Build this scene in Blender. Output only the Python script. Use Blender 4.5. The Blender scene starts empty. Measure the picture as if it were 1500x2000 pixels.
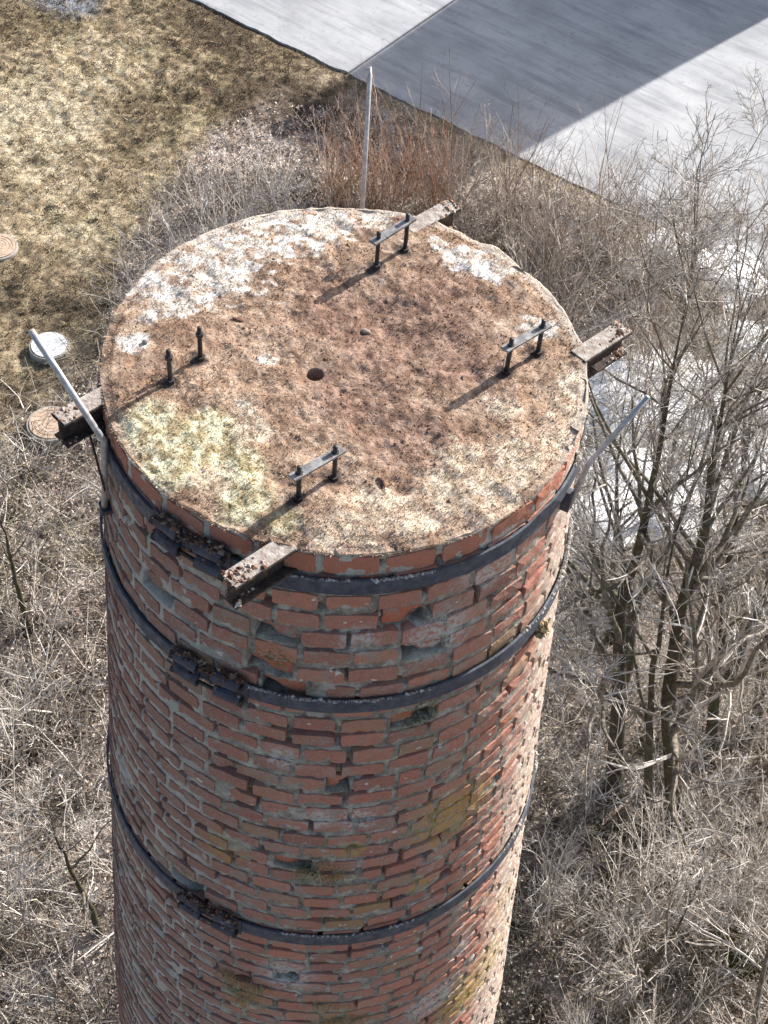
import bpy, math
import numpy as np
from mathutils import Matrix, Vector

# ------------------------------------------------------------------ camera, world, sun, exposure
S = bpy.context.scene
COL = S.collection
RNG = np.random.default_rng(7)
CP = np.array([0.1134, -4.7748, 4.6970])
PITCH, YAW, ROLL, FPX = 0.87194, 0.02375, 0.09653, 3000.0
GZ = -20.0

def cam_axes():
    cp, sp, cy, sy = math.cos(PITCH), math.sin(PITCH), math.cos(YAW), math.sin(YAW)
    f = np.array([sy*cp, cy*cp, -sp]); r = np.array([cy, -sy, 0.0]); u = np.cross(r, f)
    cr, sr = math.cos(ROLL), math.sin(ROLL)
    return cr*r+sr*u, -sr*r+cr*u, f
AR, AU, AF = cam_axes()
cam = bpy.data.cameras.new('camera'); camo = bpy.data.objects.new('camera', cam); COL.objects.link(camo)
cam.sensor_fit = 'VERTICAL'; cam.sensor_height = 24; cam.lens = 24*FPX/2000; cam.clip_start = .05; cam.clip_end = 3000
camo.matrix_world = Matrix(((AR[0], AU[0], -AF[0], CP[0]), (AR[1], AU[1], -AF[1], CP[1]), (AR[2], AU[2], -AF[2], CP[2]), (0, 0, 0, 1)))
S.camera = camo

SUN_EL = math.radians(29.0); SUN_AZ = math.radians(44.5)      # azimuth measured clockwise from +y
SUNV = np.array([math.sin(SUN_AZ)*math.cos(SUN_EL), math.cos(SUN_AZ)*math.cos(SUN_EL), math.sin(SUN_EL)])
W = bpy.data.worlds.new('World'); S.world = W; W.use_nodes = True
nt = W.node_tree; bg = nt.nodes['Background']
sky = nt.nodes.new('ShaderNodeTexSky'); sky.sky_type = 'NISHITA'; sky.sun_disc = False
sky.sun_elevation = SUN_EL; sky.sun_rotation = SUN_AZ; sky.dust_density = 2.6; sky.air_density = 1.0; sky.ozone_density = .5
nt.links.new(sky.outputs[0], bg.inputs[0]); bg.inputs[1].default_value = .10
sl = bpy.data.lights.new('sun', 'SUN'); sl.energy = 5.0; sl.angle = math.radians(.55); sl.color = (1, .955, .90)
so = bpy.data.objects.new('sun', sl); COL.objects.link(so)
so.rotation_euler = Vector(-SUNV).to_track_quat('-Z', 'Y').to_euler()
S.view_settings.view_transform = 'Standard'; S.view_settings.look = 'None'; S.view_settings.gamma = 1
S.view_settings.use_curve_mapping = False; S.view_settings.exposure = .98

def at(px, py, z=0.0):
    """point of the horizontal plane z seen at pixel px,py of the photograph"""
    d = AF+AR*(px-750)/FPX-AU*(py-1000)/FPX
    return CP+d*((z-CP[2])/d[2])
def gnd(px, py): return at(px, py, GZ)
def project(P):
    d = P-CP; z = d@AF
    return np.stack([750+FPX*(d@AR)/z, 1000-FPX*(d@AU)/z], -1)

# ------------------------------------------------------------------ object helpers
def tag(o, label=None, cat=None, group=None, kind=None):
    if label: o['label'] = label
    if cat: o['category'] = cat
    if group: o['group'] = group
    if kind: o['kind'] = kind
    return o
def empty(name, loc):
    o = bpy.data.objects.new(name, None); COL.objects.link(o); o.location = loc; o.empty_display_size = .2
    return o
def link(name, me, parent=None):
    o = bpy.data.objects.new(name, me); COL.objects.link(o)
    if parent is not None:
        o.parent = parent
        q = parent; off = Vector((0, 0, 0))
        while q is not None: off += Vector(q.location); q = q.parent
        o.location = -off                                     # meshes are written in world coordinates
    return o
def mesh(name, V, F, mat, smooth=False, col=None, rnd=None):
    """V (n,3), F (m,k) array of equal size faces, or list of such arrays"""
    me = bpy.data.meshes.new(name)
    V = np.asarray(V, np.float32)
    Fs = [np.asarray(f, np.int32) for f in (F if isinstance(F, list) else [F]) if len(f)]
    me.vertices.add(len(V)); me.vertices.foreach_set('co', V.ravel())
    loops = np.concatenate([f.ravel() for f in Fs]); n = sum(len(f) for f in Fs)
    tot = np.concatenate([np.full(len(f), f.shape[1], np.int32) for f in Fs])
    st = np.concatenate([[0], np.cumsum(tot)[:-1]]).astype(np.int32)
    me.loops.add(len(loops)); me.loops.foreach_set('vertex_index', loops)
    me.polygons.add(n); me.polygons.foreach_set('loop_start', st)
    try: me.polygons.foreach_set('loop_total', tot)
    except Exception: pass
    me.polygons.foreach_set('use_smooth', np.full(n, smooth))
    if col is not None:
        a = me.color_attributes.new('col', 'FLOAT_COLOR', 'POINT')
        c = np.ones((len(V), 4), np.float32); c[:, :3] = col; a.data.foreach_set('color', c.ravel())
    if rnd is not None:
        a = me.attributes.new('rnd', 'FLOAT', 'POINT'); a.data.foreach_set('value', np.asarray(rnd, np.float32))
    me.materials.append(mat); me.update(calc_edges=True); me.validate()
    return me

def hashn(ix, iy, iz, seed):
    h = (ix.astype(np.int64)*374761393+iy.astype(np.int64)*668265263+iz.astype(np.int64)*2147483647+seed*1274126177) & 0xffffffff
    h = ((h ^ (h >> 13))*1274126177) & 0xffffffff
    h = ((h ^ (h >> 16))*2246822519) & 0xffffffff
    return ((h ^ (h >> 15)) & 0xffffff)/float(0xffffff)
def vnoise(x, y, z=None, seed=0):
    if z is None: z = np.zeros_like(x)
    i, j, k = np.floor(x), np.floor(y), np.floor(z)
    u, v, w = x-i, y-j, z-k
    u, v, w = u*u*(3-2*u), v*v*(3-2*v), w*w*(3-2*w)
    r = 0
    for a in (0, 1):
        for b in (0, 1):
            for c in (0, 1):
                if c and not np.any(w): continue
                r = r+hashn(i+a, j+b, k+c, seed)*(u if a else 1-u)*(v if b else 1-v)*(w if c else 1-w)
    return r
def fbm(x, y, z=None, o=4, seed=0, g=.5):
    s = 0; a = 1; t = 0
    for n in range(o):
        m = 2.03**n
        s = s+a*vnoise(x*m+n*7.3, y*m+n*3.1, None if z is None else z*m, seed+n*17); t += a; a *= g
    return s/t
def sm(a, b, x):
    t = np.clip((x-a)/(b-a), 0, 1); return t*t*(3-2*t)
def mixc(a, b, t): return a+(b-a)*np.asarray(t)[..., None]
def unit(v): return v/np.maximum(np.linalg.norm(v, axis=-1, keepdims=True), 1e-9)

# ------------------------------------------------------------------ material helpers
class NT:
    def __init__(s, name, rough=.9, spec=.25):
        s.m = bpy.data.materials.new(name); s.m.use_nodes = True; s.t = s.m.node_tree
        s.b = s.t.nodes['Principled BSDF']; s.b.inputs['Roughness'].default_value = rough
        s.b.inputs['Specular IOR Level'].default_value = spec
        s.pos = s.n('ShaderNodeNewGeometry').outputs['Position']
    def n(s, k, **kw):
        x = s.t.nodes.new(k)
        for a, v in kw.items(): setattr(x, a, v)
        return x
    def put(s, sock, v):
        if hasattr(v, 'links') or hasattr(v, 'is_output'): s.t.links.new(v, sock)
        else: sock.default_value = (*v, 1) if isinstance(v, tuple) and len(v) == 3 and sock.type == 'RGBA' else v
    def noise(s, scale, detail=4, rough=.55, vec=None, dist=0, stretch=None):
        x = s.n('ShaderNodeTexNoise'); x.inputs['Scale'].default_value = scale; x.inputs['Detail'].default_value = detail
        x.inputs['Roughness'].default_value = rough; x.inputs['Distortion'].default_value = dist
        v = vec or s.pos
        if stretch:
            mp = s.n('ShaderNodeMapping', vector_type=stretch[2] if len(stretch) > 2 else 'POINT'); mp.inputs['Scale'].default_value = stretch[0]; mp.inputs['Rotation'].default_value = stretch[1]
            s.t.links.new(v, mp.inputs[0]); v = mp.outputs[0]
        s.t.links.new(v, x.inputs['Vector']); return x.outputs['Fac']
    def math(s, op, a, b=0.0, c=None, clamp=False):
        x = s.n('ShaderNodeMath', operation=op, use_clamp=clamp); s.put(x.inputs[0], a); s.put(x.inputs[1], b)
        if c is not None: s.put(x.inputs[2], c)
        return x.outputs[0]
    def rng(s, v, a, b, c=0.0, d=1.0):
        x = s.n('ShaderNodeMapRange', clamp=True, interpolation_type='SMOOTHSTEP'); s.put(x.inputs[0], v)
        for i, q in enumerate((a, b, c, d)): x.inputs[i+1].default_value = q
        return x.outputs[0]
    def ramp(s, v, stops):
        x = s.n('ShaderNodeValToRGB'); e = x.color_ramp.elements
        while len(e) < len(stops): e.new(.5)
        for i, (p, c) in enumerate(stops): e[i].position = p; e[i].color = (*c, 1)
        s.put(x.inputs[0], v); return x.outputs[0]
    def mix(s, f, a, b, mode='MIX'):
        x = s.n('ShaderNodeMix', data_type='RGBA', blend_type=mode); s.put(x.inputs[0], f)
        s.put(x.inputs[6], a); s.put(x.inputs[7], b); return x.outputs[2]
    def blob(s, c, r0, r1):
        x = s.n('ShaderNodeVectorMath', operation='DISTANCE'); s.t.links.new(s.pos, x.inputs[0]); x.inputs[1].default_value = tuple(c)
        return s.rng(x.outputs['Value'], r1, r0)
    def attr(s, name, kind='GEOMETRY'):
        return s.n('ShaderNodeAttribute', attribute_name=name, attribute_type=kind)
    def bump(s, h, strength, dist):
        x = s.n('ShaderNodeBump'); x.inputs['Strength'].default_value = strength; x.inputs['Distance'].default_value = dist
        s.put(x.inputs['Height'], h)
        if s.b.inputs['Normal'].links: s.t.links.new(s.b.inputs['Normal'].links[0].from_socket, x.inputs['Normal'])
        s.t.links.new(x.outputs[0], s.b.inputs['Normal'])
    def color(s, c): s.put(s.b.inputs['Base Color'], c); return s
    def rough(s, v): s.put(s.b.inputs['Roughness'], v)

def colmat(name, rough=.9, var=.35, scale=40, bump=0, spec=.15, dist=.01, sub=0):
    """surface colour from the mesh's own colours, varied by a fine noise"""
    k = NT(name, rough, spec); c = k.attr('col').outputs['Color']
    f = k.rng(k.noise(scale, 5, .65), .3, .7, 1-var, 1+var)
    g = k.n('ShaderNodeCombineColor')
    for i in range(3): k.t.links.new(f, g.inputs[i])
    k.color(k.mix(1.0, c, g.outputs[0], 'MULTIPLY'))
    if bump: k.bump(k.noise(scale*1.5, 5, .7), bump, dist)
    return k.m

# weathering shared by brick and mortar: world-space patches on the shaft
def cyl(px, py):
    """point of the chimney shaft seen at a pixel"""
    d = unit(AF+AR*(px-750)/FPX-AU*(py-1000)/FPX)
    lo, hi = 0, 14
    ts = np.linspace(3, 12, 3000); P = CP+ts[:, None]*d
    rr = np.hypot(P[:, 0], P[:, 1])-shaft_r(P[:, 2])
    i = np.argmax((rr < 0) & (P[:, 2] < 0)); return P[i]
def shaft_r(z):
    h = -np.asarray(z, float)
    return 1.05+np.where(h < 6, .0605*h, .363+.03*(h-6))
def weather(k, c, amount=1.0):
    sp = k.n('ShaderNodeSeparateXYZ'); k.t.links.new(k.pos, sp.inputs[0])
    x, y, z = sp.outputs
    fine = k.noise(120, 4, .7); mid = k.noise(9, 5, .65); big = k.noise(2.3, 3, .5)
    # grey cement wash and grime
    c = k.mix(k.math('MULTIPLY', k.rng(k.math('ADD', mid, k.math('MULTIPLY', fine, .35)), .70, .84), .75*amount), c, (.29, .27, .235))
    c = k.mix(k.rng(k.math('ADD', k.noise(60, 5, .8), k.math('MULTIPLY', big, .3)), .66, .78, 0, .7*amount), c, (.34, .31, .27))
    c = k.mix(k.rng(k.noise(30, 5, .8), .60, .72, 0, .7), c, (.085, .065, .05))
    # pale crust of lichen and lime on the right flank, grazing sunlight painted in too
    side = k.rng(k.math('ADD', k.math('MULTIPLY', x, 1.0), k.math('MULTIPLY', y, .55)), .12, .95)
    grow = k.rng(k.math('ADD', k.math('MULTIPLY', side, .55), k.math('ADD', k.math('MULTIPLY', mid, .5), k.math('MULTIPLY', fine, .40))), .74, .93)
    crust = k.ramp(k.noise(33, 4, .7), [(.3, (.26, .17, .13)), (.46, (.42, .33, .27)), (.62, (.62, .56, .50))])  # crust colour, grazing sunlight included
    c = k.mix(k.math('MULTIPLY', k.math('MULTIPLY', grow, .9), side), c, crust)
    # small white splashes
    c = k.mix(k.rng(k.noise(15, 2, .5), .71, .75), c, (.58, .58, .56))
    # yellow lichen patches
    for p, r, s in YELLOW:
        m = k.math('MULTIPLY', k.blob(p, r*.3, r), k.rng(k.noise(45, 4, .7), .42, .60))
        c = k.mix(k.math('MULTIPLY', m, s), c, (.42, .31, .06))
    for p, r in PALE:
        m = k.math('MULTIPLY', k.blob(p, r*.35, r), k.rng(k.noise(38, 4, .75), .40, .58))
        c = k.mix(k.math('MULTIPLY', m, .85), c, (.50, .51, .50))
    for p, r in MOSSY:
        m = k.math('MULTIPLY', k.blob(p, r*.3, r), k.rng(k.noise(60, 4, .7), .45, .6))
        c = k.mix(m, c, (.10, .10, .03))
    return c
YELLOW = [(cyl(*q), r, s) for q, r, s in (((885, 1590), .34, .9), ((430, 1655), .2, .55), ((690, 1660), .09, 1), ((905, 1740), .18, .5), ((940, 1900), .42, .75),
          ((890, 1960), .3, .8), ((480, 1950), .2, .5), ((660, 1990), .25, .45), ((980, 1760), .22, .5), ((820, 1730), .1, .8))]
PALE = [(cyl(*q), r) for q, r in (((845, 1955), .26), ((560, 1905), .22), ((620, 1600), .12), ((700, 1250), .12), ((860, 1240), .22), ((240, 1500), .16), ((700, 1600), .14),
        ((900, 1850), .14), ((550, 1480), .12), ((960, 1100), .2))]
MOSSY = [(cyl(*q), r) for q, r in (((625, 1705), .2), ((820, 1400), .15), ((530, 1285), .14), ((470, 1930), .18), ((350, 1700), .12))]

def m_brick():
    k = NT('brick_clay', .88, .2)
    r = k.math('ADD', k.attr('rnd').outputs['Fac'], k.attr('rnd', 'OBJECT').outputs['Fac'])
    base = k.ramp(r, [(0, (.31, .135, .10)), (.2, (.43, .17, .12)), (.45, (.50, .19, .13)), (.65, (.42, .185, .135)), (.85, (.55, .22, .14)), (.95, (.36, .21, .14)), (.985, (.38, .23, .10)), (1, (.56, .14, .07))])
    v = k.noise(26, 5, .7)
    base = k.mix(k.rng(v, .35, .75, 0, .5), base, (.24, .12, .09))
    base = k.mix(k.rng(k.noise(70, 3, .6), .56, .75, 0, .45), base, (.42, .20, .13))
    base = k.mix(.14, base, (.25, .21, .19))
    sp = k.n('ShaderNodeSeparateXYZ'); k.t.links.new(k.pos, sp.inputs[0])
    flank_shade = k.rng(k.math('ADD', sp.outputs[0], k.math('MULTIPLY', k.noise(5, 4, .6), .5)), .15, -.45, 0, .6); base = k.mix(flank_shade, base, (.20, .135, .11))  # shade of the left flank painted in as a browner, less red tint
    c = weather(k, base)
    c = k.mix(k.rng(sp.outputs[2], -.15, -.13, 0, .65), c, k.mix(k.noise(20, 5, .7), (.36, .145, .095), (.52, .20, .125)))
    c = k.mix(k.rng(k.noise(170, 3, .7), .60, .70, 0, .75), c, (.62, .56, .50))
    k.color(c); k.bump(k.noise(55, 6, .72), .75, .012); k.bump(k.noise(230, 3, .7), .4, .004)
    return k.m
def m_mortar():
    k = NT('mortar', .95, .1)
    base = k.ramp(k.noise(14, 5, .7), [(.30, (.12, .115, .095)), (.48, (.28, .265, .225)), (.68, (.56, .54, .47))])
    sp = k.n('ShaderNodeSeparateXYZ'); k.t.links.new(k.pos, sp.inputs[0])
    lime = k.rng(k.math('ADD', sp.outputs[0], k.math('MULTIPLY', k.noise(5, 4, .6), .6)), .05, -.45, 0, .7); base = k.mix(lime, base, (.56, .55, .51))
    base = k.mix(k.rng(sp.outputs[2], -.15, -.13, 0, .6), base, (.58, .57, .52))
    c = weather(k, base, .5)
    c = k.mix(k.rng(k.noise(140, 4, .75), .54, .66, 0, .7), c, (.10, .095, .075))
    c = k.mix(k.rng(k.noise(110, 4, .75, dist=.5), .58, .70, 0, .7), c, (.60, .58, .53))
    c = k.mix(k.attr('shade_dirt').outputs['Fac'], c, (.030, .022, .016))  # shade inside the open cavities painted in along with their dirt
    k.color(c); k.bump(k.noise(48, 6, .75), .9, .015)
    return k.m
def m_steel(name='painted_steel', c0=(.032, .043, .066), c1=(.075, .09, .12), rust=.3):
    k = NT(name, .55, .4)
    c = k.mix(k.rng(k.noise(20, 5, .7), .35, .7), c0, c1)
    c = k.mix(k.rng(k.noise(8, 6, .75), .66, .74, 0, .8), c, (.33, .33, .33))
    c = k.mix(k.rng(k.noise(30, 5, .75), .66-rust*.3, .74, 0, .9), c, (.13, .05, .025))
    k.color(c); k.bump(k.noise(60, 5, .7), .5, .006); k.rough(k.rng(k.noise(30, 3), .3, .7, .42, .8))
    return k.m
def m_beam(name='beam_steel', C4=[(.3, (.022, .018, .017)), (.5, (.05, .04, .035)), (.62, (.10, .07, .055)), (.8, (.20, .13, .09))]):
    k = NT(name, .8, .25)
    c = k.ramp(k.noise(30, 6, .7), C4)
    c = k.mix(k.rng(k.noise(11, 5, .7), .60, .70, 0, .6), c, (.24, .12, .07))
    k.color(c); k.bump(k.noise(80, 5, .7), .8, .008); return k.m
def m_zinc():
    k = NT('zinc_tube', .45, .5); k.b.inputs['Metallic'].default_value = .35
    k.color(k.mix(k.rng(k.noise(25, 4, .6), .35, .7), (.33, .33, .34), (.55, .55, .55))); k.bump(k.noise(60, 3), .2, .003); return k.m
def m_paving():
    k = NT('pale_concrete', .85, .3)
    ang = (0, 0, math.atan2(-.56, .828))
    c = k.ramp(k.noise(.55, 6, .6), [(.3, (.285, .292, .303)), (.5, (.37, .377, .388)), (.7, (.45, .456, .463))])
    st = k.noise(1.0, 6, .65, stretch=((3.0, .42, 1), ang, 'TEXTURE'))
    c = k.mix(k.rng(st, .42, .68, 0, .65), c, (.21, .217, .232))
    c = k.mix(k.rng(k.noise(5, 6, .75), .56, .70, 0, .55), c, (.15, .148, .15))
    st2 = k.noise(2.0, 6, .6, stretch=((5.0, .3, 1), ang, 'TEXTURE'))
    c = k.mix(k.rng(st2, .52, .68, 0, .4), c, (.44, .44, .44))
    c = k.mix(k.rng(k.noise(34, 2, .5), .71, .76, 0, .75), c, (.09, .07, .05))
    cr = k.math('ABSOLUTE', k.math('SUBTRACT', k.noise(.8, 7, .62, dist=.4), .5)); c = k.mix(k.rng(cr, .003, .001, 0, .22), c, (.14, .14, .14))
    k.color(c); k.bump(k.noise(30, 5, .7), .3, .01); return k.m
def m_bark(name, lo, hi, moss):
    k = NT(name, .9, .15)
    c = k.mix(k.rng(k.noise(9, 5, .7), .35, .68), lo, hi)
    if moss: c = k.mix(k.rng(k.noise(3.5, 5, .7), .45, .62, 0, .8), c, moss)
    k.color(c); k.bump(k.noise(30, 5, .75, stretch=((1, 1, .3), (0, 0, 0))), .8, .02); return k.m
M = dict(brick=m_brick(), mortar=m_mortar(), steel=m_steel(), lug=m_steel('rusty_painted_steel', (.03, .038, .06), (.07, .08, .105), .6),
         black=m_steel('black_steel', (.018, .016, .017), (.05, .045, .042), .35), plate=m_steel('scuffed_plate', (.10, .10, .105), (.30, .30, .30), .35), beam=m_beam(), crust=m_beam('lime_crust', [(.3, (.16, .12, .10)), (.44, (.30, .25, .215)), (.58, (.42, .38, .345)), (.75, (.55, .50, .45))]), zinc=m_zinc(), paving=m_paving(),
         cap=colmat('cap_crust', .95, .26, 60, .75, dist=.014), fibre=colmat('moss_fibre', .95, .25, 90), ground=colmat('turf_soil', .95, .4, 14, .9, dist=.05),
         blade=colmat('grass_blade', .85, .15, 8), litter=colmat('leaf_litter', .85, .2, 20), twig=colmat('twig_bark', .85, .3, 12), crumb=colmat('rust_crumb', .95, .4, 90, .8),
         bark=m_bark('mossy_bark', (.045, .037, .03), (.15, .125, .10), (.075, .075, .032)), limb=m_bark('branch_bark', (.09, .075, .06), (.30, .26, .225), (.12, .115, .065)),
         snow=None)
k = NT('old_snow', .7, .3); k.color(k.mix(k.rng(k.noise(4, 6, .7), .5, .75), (.88, .89, .91), (.62, .60, .58))); k.bump(k.noise(6, 5, .6), .6, .06); M['snow'] = k.m

# ------------------------------------------------------------------ geometry helpers
def box_data(c, ax, ay, az, hx, hy, hz):
    c, ax, ay, az = map(np.asarray, (c, ax, ay, az))
    V = np.array([c+sx*hx*ax+sy*hy*ay+sz*hz*az for sx in (-1, 1) for sy in (-1, 1) for sz in (-1, 1)])
    F = np.array([(0, 1, 3, 2), (4, 6, 7, 5), (0, 4, 5, 1), (2, 3, 7, 6), (0, 2, 6, 4), (1, 5, 7, 3)])
    return V, F
class Acc:
    def __init__(s): s.V = []; s.F = {}; s.C = []; s.R = []; s.n = 0
    def add(s, V, F, col=None, rnd=None):
        V = np.asarray(V, float).reshape(-1, 3)
        for f in (F if isinstance(F, list) else [F]):
            f = np.asarray(f); s.F.setdefault(f.shape[1], []).append(f+s.n)
        s.V.append(V); s.n += len(V)
        if col is not None: s.C.append(np.broadcast_to(np.asarray(col, float), (len(V), 3)))
        if rnd is not None: s.R.append(np.broadcast_to(rnd, (len(V),)))
        return s
    def box(s, *a, **k): return s.add(*box_data(*a), **k)
    def build(s, name, mat, parent=None, smooth=False, bevel=0):
        me = mesh(name, np.concatenate(s.V), [np.concatenate(v) for v in s.F.values()], mat, smooth,
                  np.concatenate(s.C) if s.C else None, np.concatenate(s.R) if s.R else None)
        o = link(name, me, parent)
        if bevel:
            b = o.modifiers.new('bevel', 'BEVEL'); b.width = bevel; b.segments = 2; b.limit_method = 'ANGLE'
        return o
def tubes(P, R, sides=3):
    """P (n,k,3) polylines, R (n,k) radii -> verts, quads"""
    n, k, _ = P.shape
    T = np.gradient(P, axis=1); T = unit(T)
    ref = np.where(np.abs(T[:, :, 2:3]).mean(1, keepdims=True) > .75, np.array([1., 0, 0]), np.array([0, 0, 1.]))
    U = unit(np.cross(T, ref)); Wv = np.cross(T, U)
    a = np.arange(sides)*2*np.pi/sides
    V = P[:, :, None, :]+R[:, :, None, None]*(np.cos(a)[None, None, :, None]*U[:, :, None, :]+np.sin(a)[None, None, :, None]*Wv[:, :, None, :])
    idx = np.arange(n*k*sides).reshape(n, k, sides)
    a0 = idx[:, :-1, :]; b0 = idx[:, 1:, :]
    F = np.stack([a0, np.roll(a0, -1, 2), np.roll(b0, -1, 2), b0], -1).reshape(-1, 4)
    return V.reshape(-1, 3), F
def tube1(acc, pts, rad, sides=10, col=None, caps=True):
    P = np.asarray(pts, float)[None]; k = P.shape[1]
    R = np.broadcast_to(np.asarray(rad, float), (k,))[None]
    V, F = tubes(P, R, sides)
    Fs = [F]
    if caps: Fs.append(np.array([list(range(sides))[::-1]])); Fs.append(np.array([list(range((k-1)*sides, k*sides))]))
    acc.add(V, Fs, col=col); return acc
def rvec(n): return unit(RNG.normal(size=(n, 3)))
def grow(start, dirs, length, K, wander=.2, up=0.0):
    n = len(start); P = np.zeros((n, K, 3)); P[:, 0] = start; d = unit(dirs.copy()); st = (length/(K-1))[:, None]
    for i in range(1, K):
        d = unit(d+wander*RNG.normal(size=(n, 3))+np.array([0, 0, up])); P[:, i] = P[:, i-1]+d*st
    return P
def sprout(P, L, R, per, t0, t1, angle, ratio, rr):
    """children off every polyline: start, direction, length, radius"""
    n, K, _ = P.shape; idx = np.repeat(np.arange(n), per); N = len(idx)
    t = RNG.uniform(t0, t1, N); f = t*(K-1); i = np.minimum(f.astype(int), K-2); w = (f-i)[:, None]
    s = P[idx, i]*(1-w)+P[idx, i+1]*w; tan = unit(P[idx, i+1]-P[idx, i])
    side = unit(np.cross(tan, rvec(N))); a = np.radians(RNG.normal(angle, 12, N))[:, None]
    d = tan*np.cos(a)+side*np.sin(a)
    l = L[idx]*ratio*RNG.uniform(.55, 1.2, N)*(1.15-.55*t)
    r = (R[idx, i]*(1-w[:, 0])+R[idx, i+1]*w[:, 0])*rr
    return s, d, l, r
def taper(r, K, end=.35): return r[:, None]*np.linspace(1, end, K)[None]

# ------------------------------------------------------------------ ground, paving, snow
def axis(pts):
    out = []
    for a, b, s in pts: out.append(np.arange(a, b, s))
    return np.unique(np.concatenate(out+[np.array([pts[-1][1]])]))
gx = np.concatenate([-np.geomspace(900, 14.5, 22), np.arange(-14, 14.01, .075), np.geomspace(14.5, 900, 22)])
gy = np.concatenate([-np.geomspace(900, 1.5, 24), np.arange(-1, 16, .11), np.arange(16, 38.01, .06), np.geomspace(38.6, 900, 24)])
X, Y = np.meshgrid(gx, gy); X = X.ravel(); Y = Y.ravel()
E0 = gnd(380, 0)[:2]; E1 = gnd(1300, 440)[:2]; EV = unit(E1-E0); EN = np.array([-EV[1], EV[0]])   # edge of the paving; EN points onto it
def pave_d(x, y): return (x-E0[0])*EN[0]+(y-E0[1])*EN[1]
BR = np.array([gnd(*q)[:2] for q in ((-400, 1000), (0, 850), (190, 700), (230, 500), (420, 270), (620, 170), (900, 290), (1300, 450), (1700, 640))])
def brush(x, y):
    """1 where the ground under the scrub is leaf litter, 0 on the open turf"""
    yy = np.interp(x, BR[:, 0], BR[:, 1]); return sm(1.6, -1.6, y-yy+2.4*(fbm(x*.6, y*.6, seed=3)-.5))
def ground_h(x, y):
    near = ((np.abs(x) < 16) & (y > -3) & (y < 40)).astype(float)
    h = .30*(fbm(x*.35, y*.35, seed=1, o=3)-.5)+.12*(fbm(x*1.7, y*1.7, seed=2, o=3)-.5)+near*.115*(fbm(x*8, y*8, seed=4, o=2)-.5)
    d = pave_d(x, y); s = sm(.1, -1.5, d)
    return GZ+h*s-.02-.06*sm(-.1, .3, d)
def lerp_ramp(t, cs):
    cs = np.array(cs); f = np.clip(t, 0, .9999)*(len(cs)-1); i = f.astype(int); w = (f-i)[:, None]
    return cs[i]*(1-w)+cs[i+1]*w
def turf_col(x, y, j=0):
    t = fbm(x*6.5, y*6.5, seed=11, o=4)*.6+fbm(x*.6, y*.6, seed=12, o=3)*.4+j
    lightp = sum(np.exp(-((x-c[0])**2+(y-c[1])**2)/r**2) for c, r in ((gnd(170, 90), 1.5), (gnd(60, 240), 2.4), (gnd(250, 130), 1.0), (gnd(120, 420), 2.0), (gnd(960, 350), .8)))  # sunlit patches of turf painted into its colour
    turf_shade = sum(np.exp(-((x-c[0])**2+(y-c[1])**2)/r**2) for c, r in ((gnd(470, 90), 1.6), (gnd(560, 200), 1.6), (gnd(400, 20), 1.2), (gnd(520, 300), 1.3)))  # soft shadow on the turf painted as darker blobs
    t = sm(.30, .70, t-.16*np.minimum(turf_shade, 1))*.66+.36*np.minimum(lightp, 1)
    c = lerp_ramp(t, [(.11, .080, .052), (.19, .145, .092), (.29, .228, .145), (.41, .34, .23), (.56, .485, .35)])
    g = sm(.5, .68, fbm(x*1.1, y*1.1, seed=14, o=3))
    return mixc(c, c*np.array([.86, .98, .72]), g*.15)
LIT = np.array([(.07, .053, .042), (.20, .155, .125), (.37, .30, .25), (.55, .47, .41), (.74, .68, .63)])
def litter_col(x, y, j=0):
    t = sm(.28, .72, fbm(x*3, y*3, seed=21, o=4)*.6+fbm(x*.5, y*.5, seed=22, o=2)*.4+j)
    return lerp_ramp(t*.8, LIT)
Z = ground_h(X, Y); b = brush(X, Y)
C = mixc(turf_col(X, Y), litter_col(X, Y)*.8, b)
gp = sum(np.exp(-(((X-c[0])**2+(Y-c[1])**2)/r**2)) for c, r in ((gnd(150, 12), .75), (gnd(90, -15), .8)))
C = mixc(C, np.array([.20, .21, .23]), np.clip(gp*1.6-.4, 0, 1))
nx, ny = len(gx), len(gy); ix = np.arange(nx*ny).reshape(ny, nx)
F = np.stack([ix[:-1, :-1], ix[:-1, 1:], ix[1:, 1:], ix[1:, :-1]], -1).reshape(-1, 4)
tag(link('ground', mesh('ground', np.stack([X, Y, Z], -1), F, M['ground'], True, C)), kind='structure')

# paving: bays of concrete with open joints, each bay a slab of the pavement
J0 = gnd(680, 145)[:2]; JV = unit(gnd(890, 0)[:2]-J0)
pav = empty('pavement', (J0[0], J0[1], GZ)); tag(pav, kind='structure')
joints = [-60, -11, 0, 30, 90]
for a, bb in zip(joints[:-1], joints[1:]):
    a2, b2 = a+.025, bb-.025; n = 300 if bb-a < 40 else 30
    t = np.linspace(a2, b2, n); edge = .16*(fbm(t*1.7, t*0, seed=5, o=4)-.5)
    A = Acc(); P0 = J0+t[:, None]*EV+(edge[:, None]-.02)*EN
    far = J0+t[:, None]*EV+70*unit(JV)
    top = GZ+.02+(.02 if a == -11 else 0)
    v = np.concatenate([np.c_[P0, np.full(n, top)], np.c_[far, np.full(n, top)], np.c_[P0, np.full(n, GZ-.3)], np.c_[far, np.full(n, GZ-.3)]])
    i = np.arange(n-1)
    f = np.concatenate([np.stack([i, i+1, i+1+n, i+n], -1), np.stack([i+2*n, i+1+2*n, i+1, i], -1)])
    e = np.array([[0, n, 3*n, 2*n], [n-1, 3*n-1, 4*n-1, 2*n-1]])
    A.add(v, np.concatenate([f, e])).build('slab', M['paving'], pav)
A = Acc(); c = J0+15*EV+30*JV                                     # dark bedding showing in the joints
A.box((c[0], c[1], GZ-.11), (*EV, 0), (*EN, 0), (0, 0, 1), 70, 28, .10); A.V[-1][:, :2] += 1.8*EN
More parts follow.
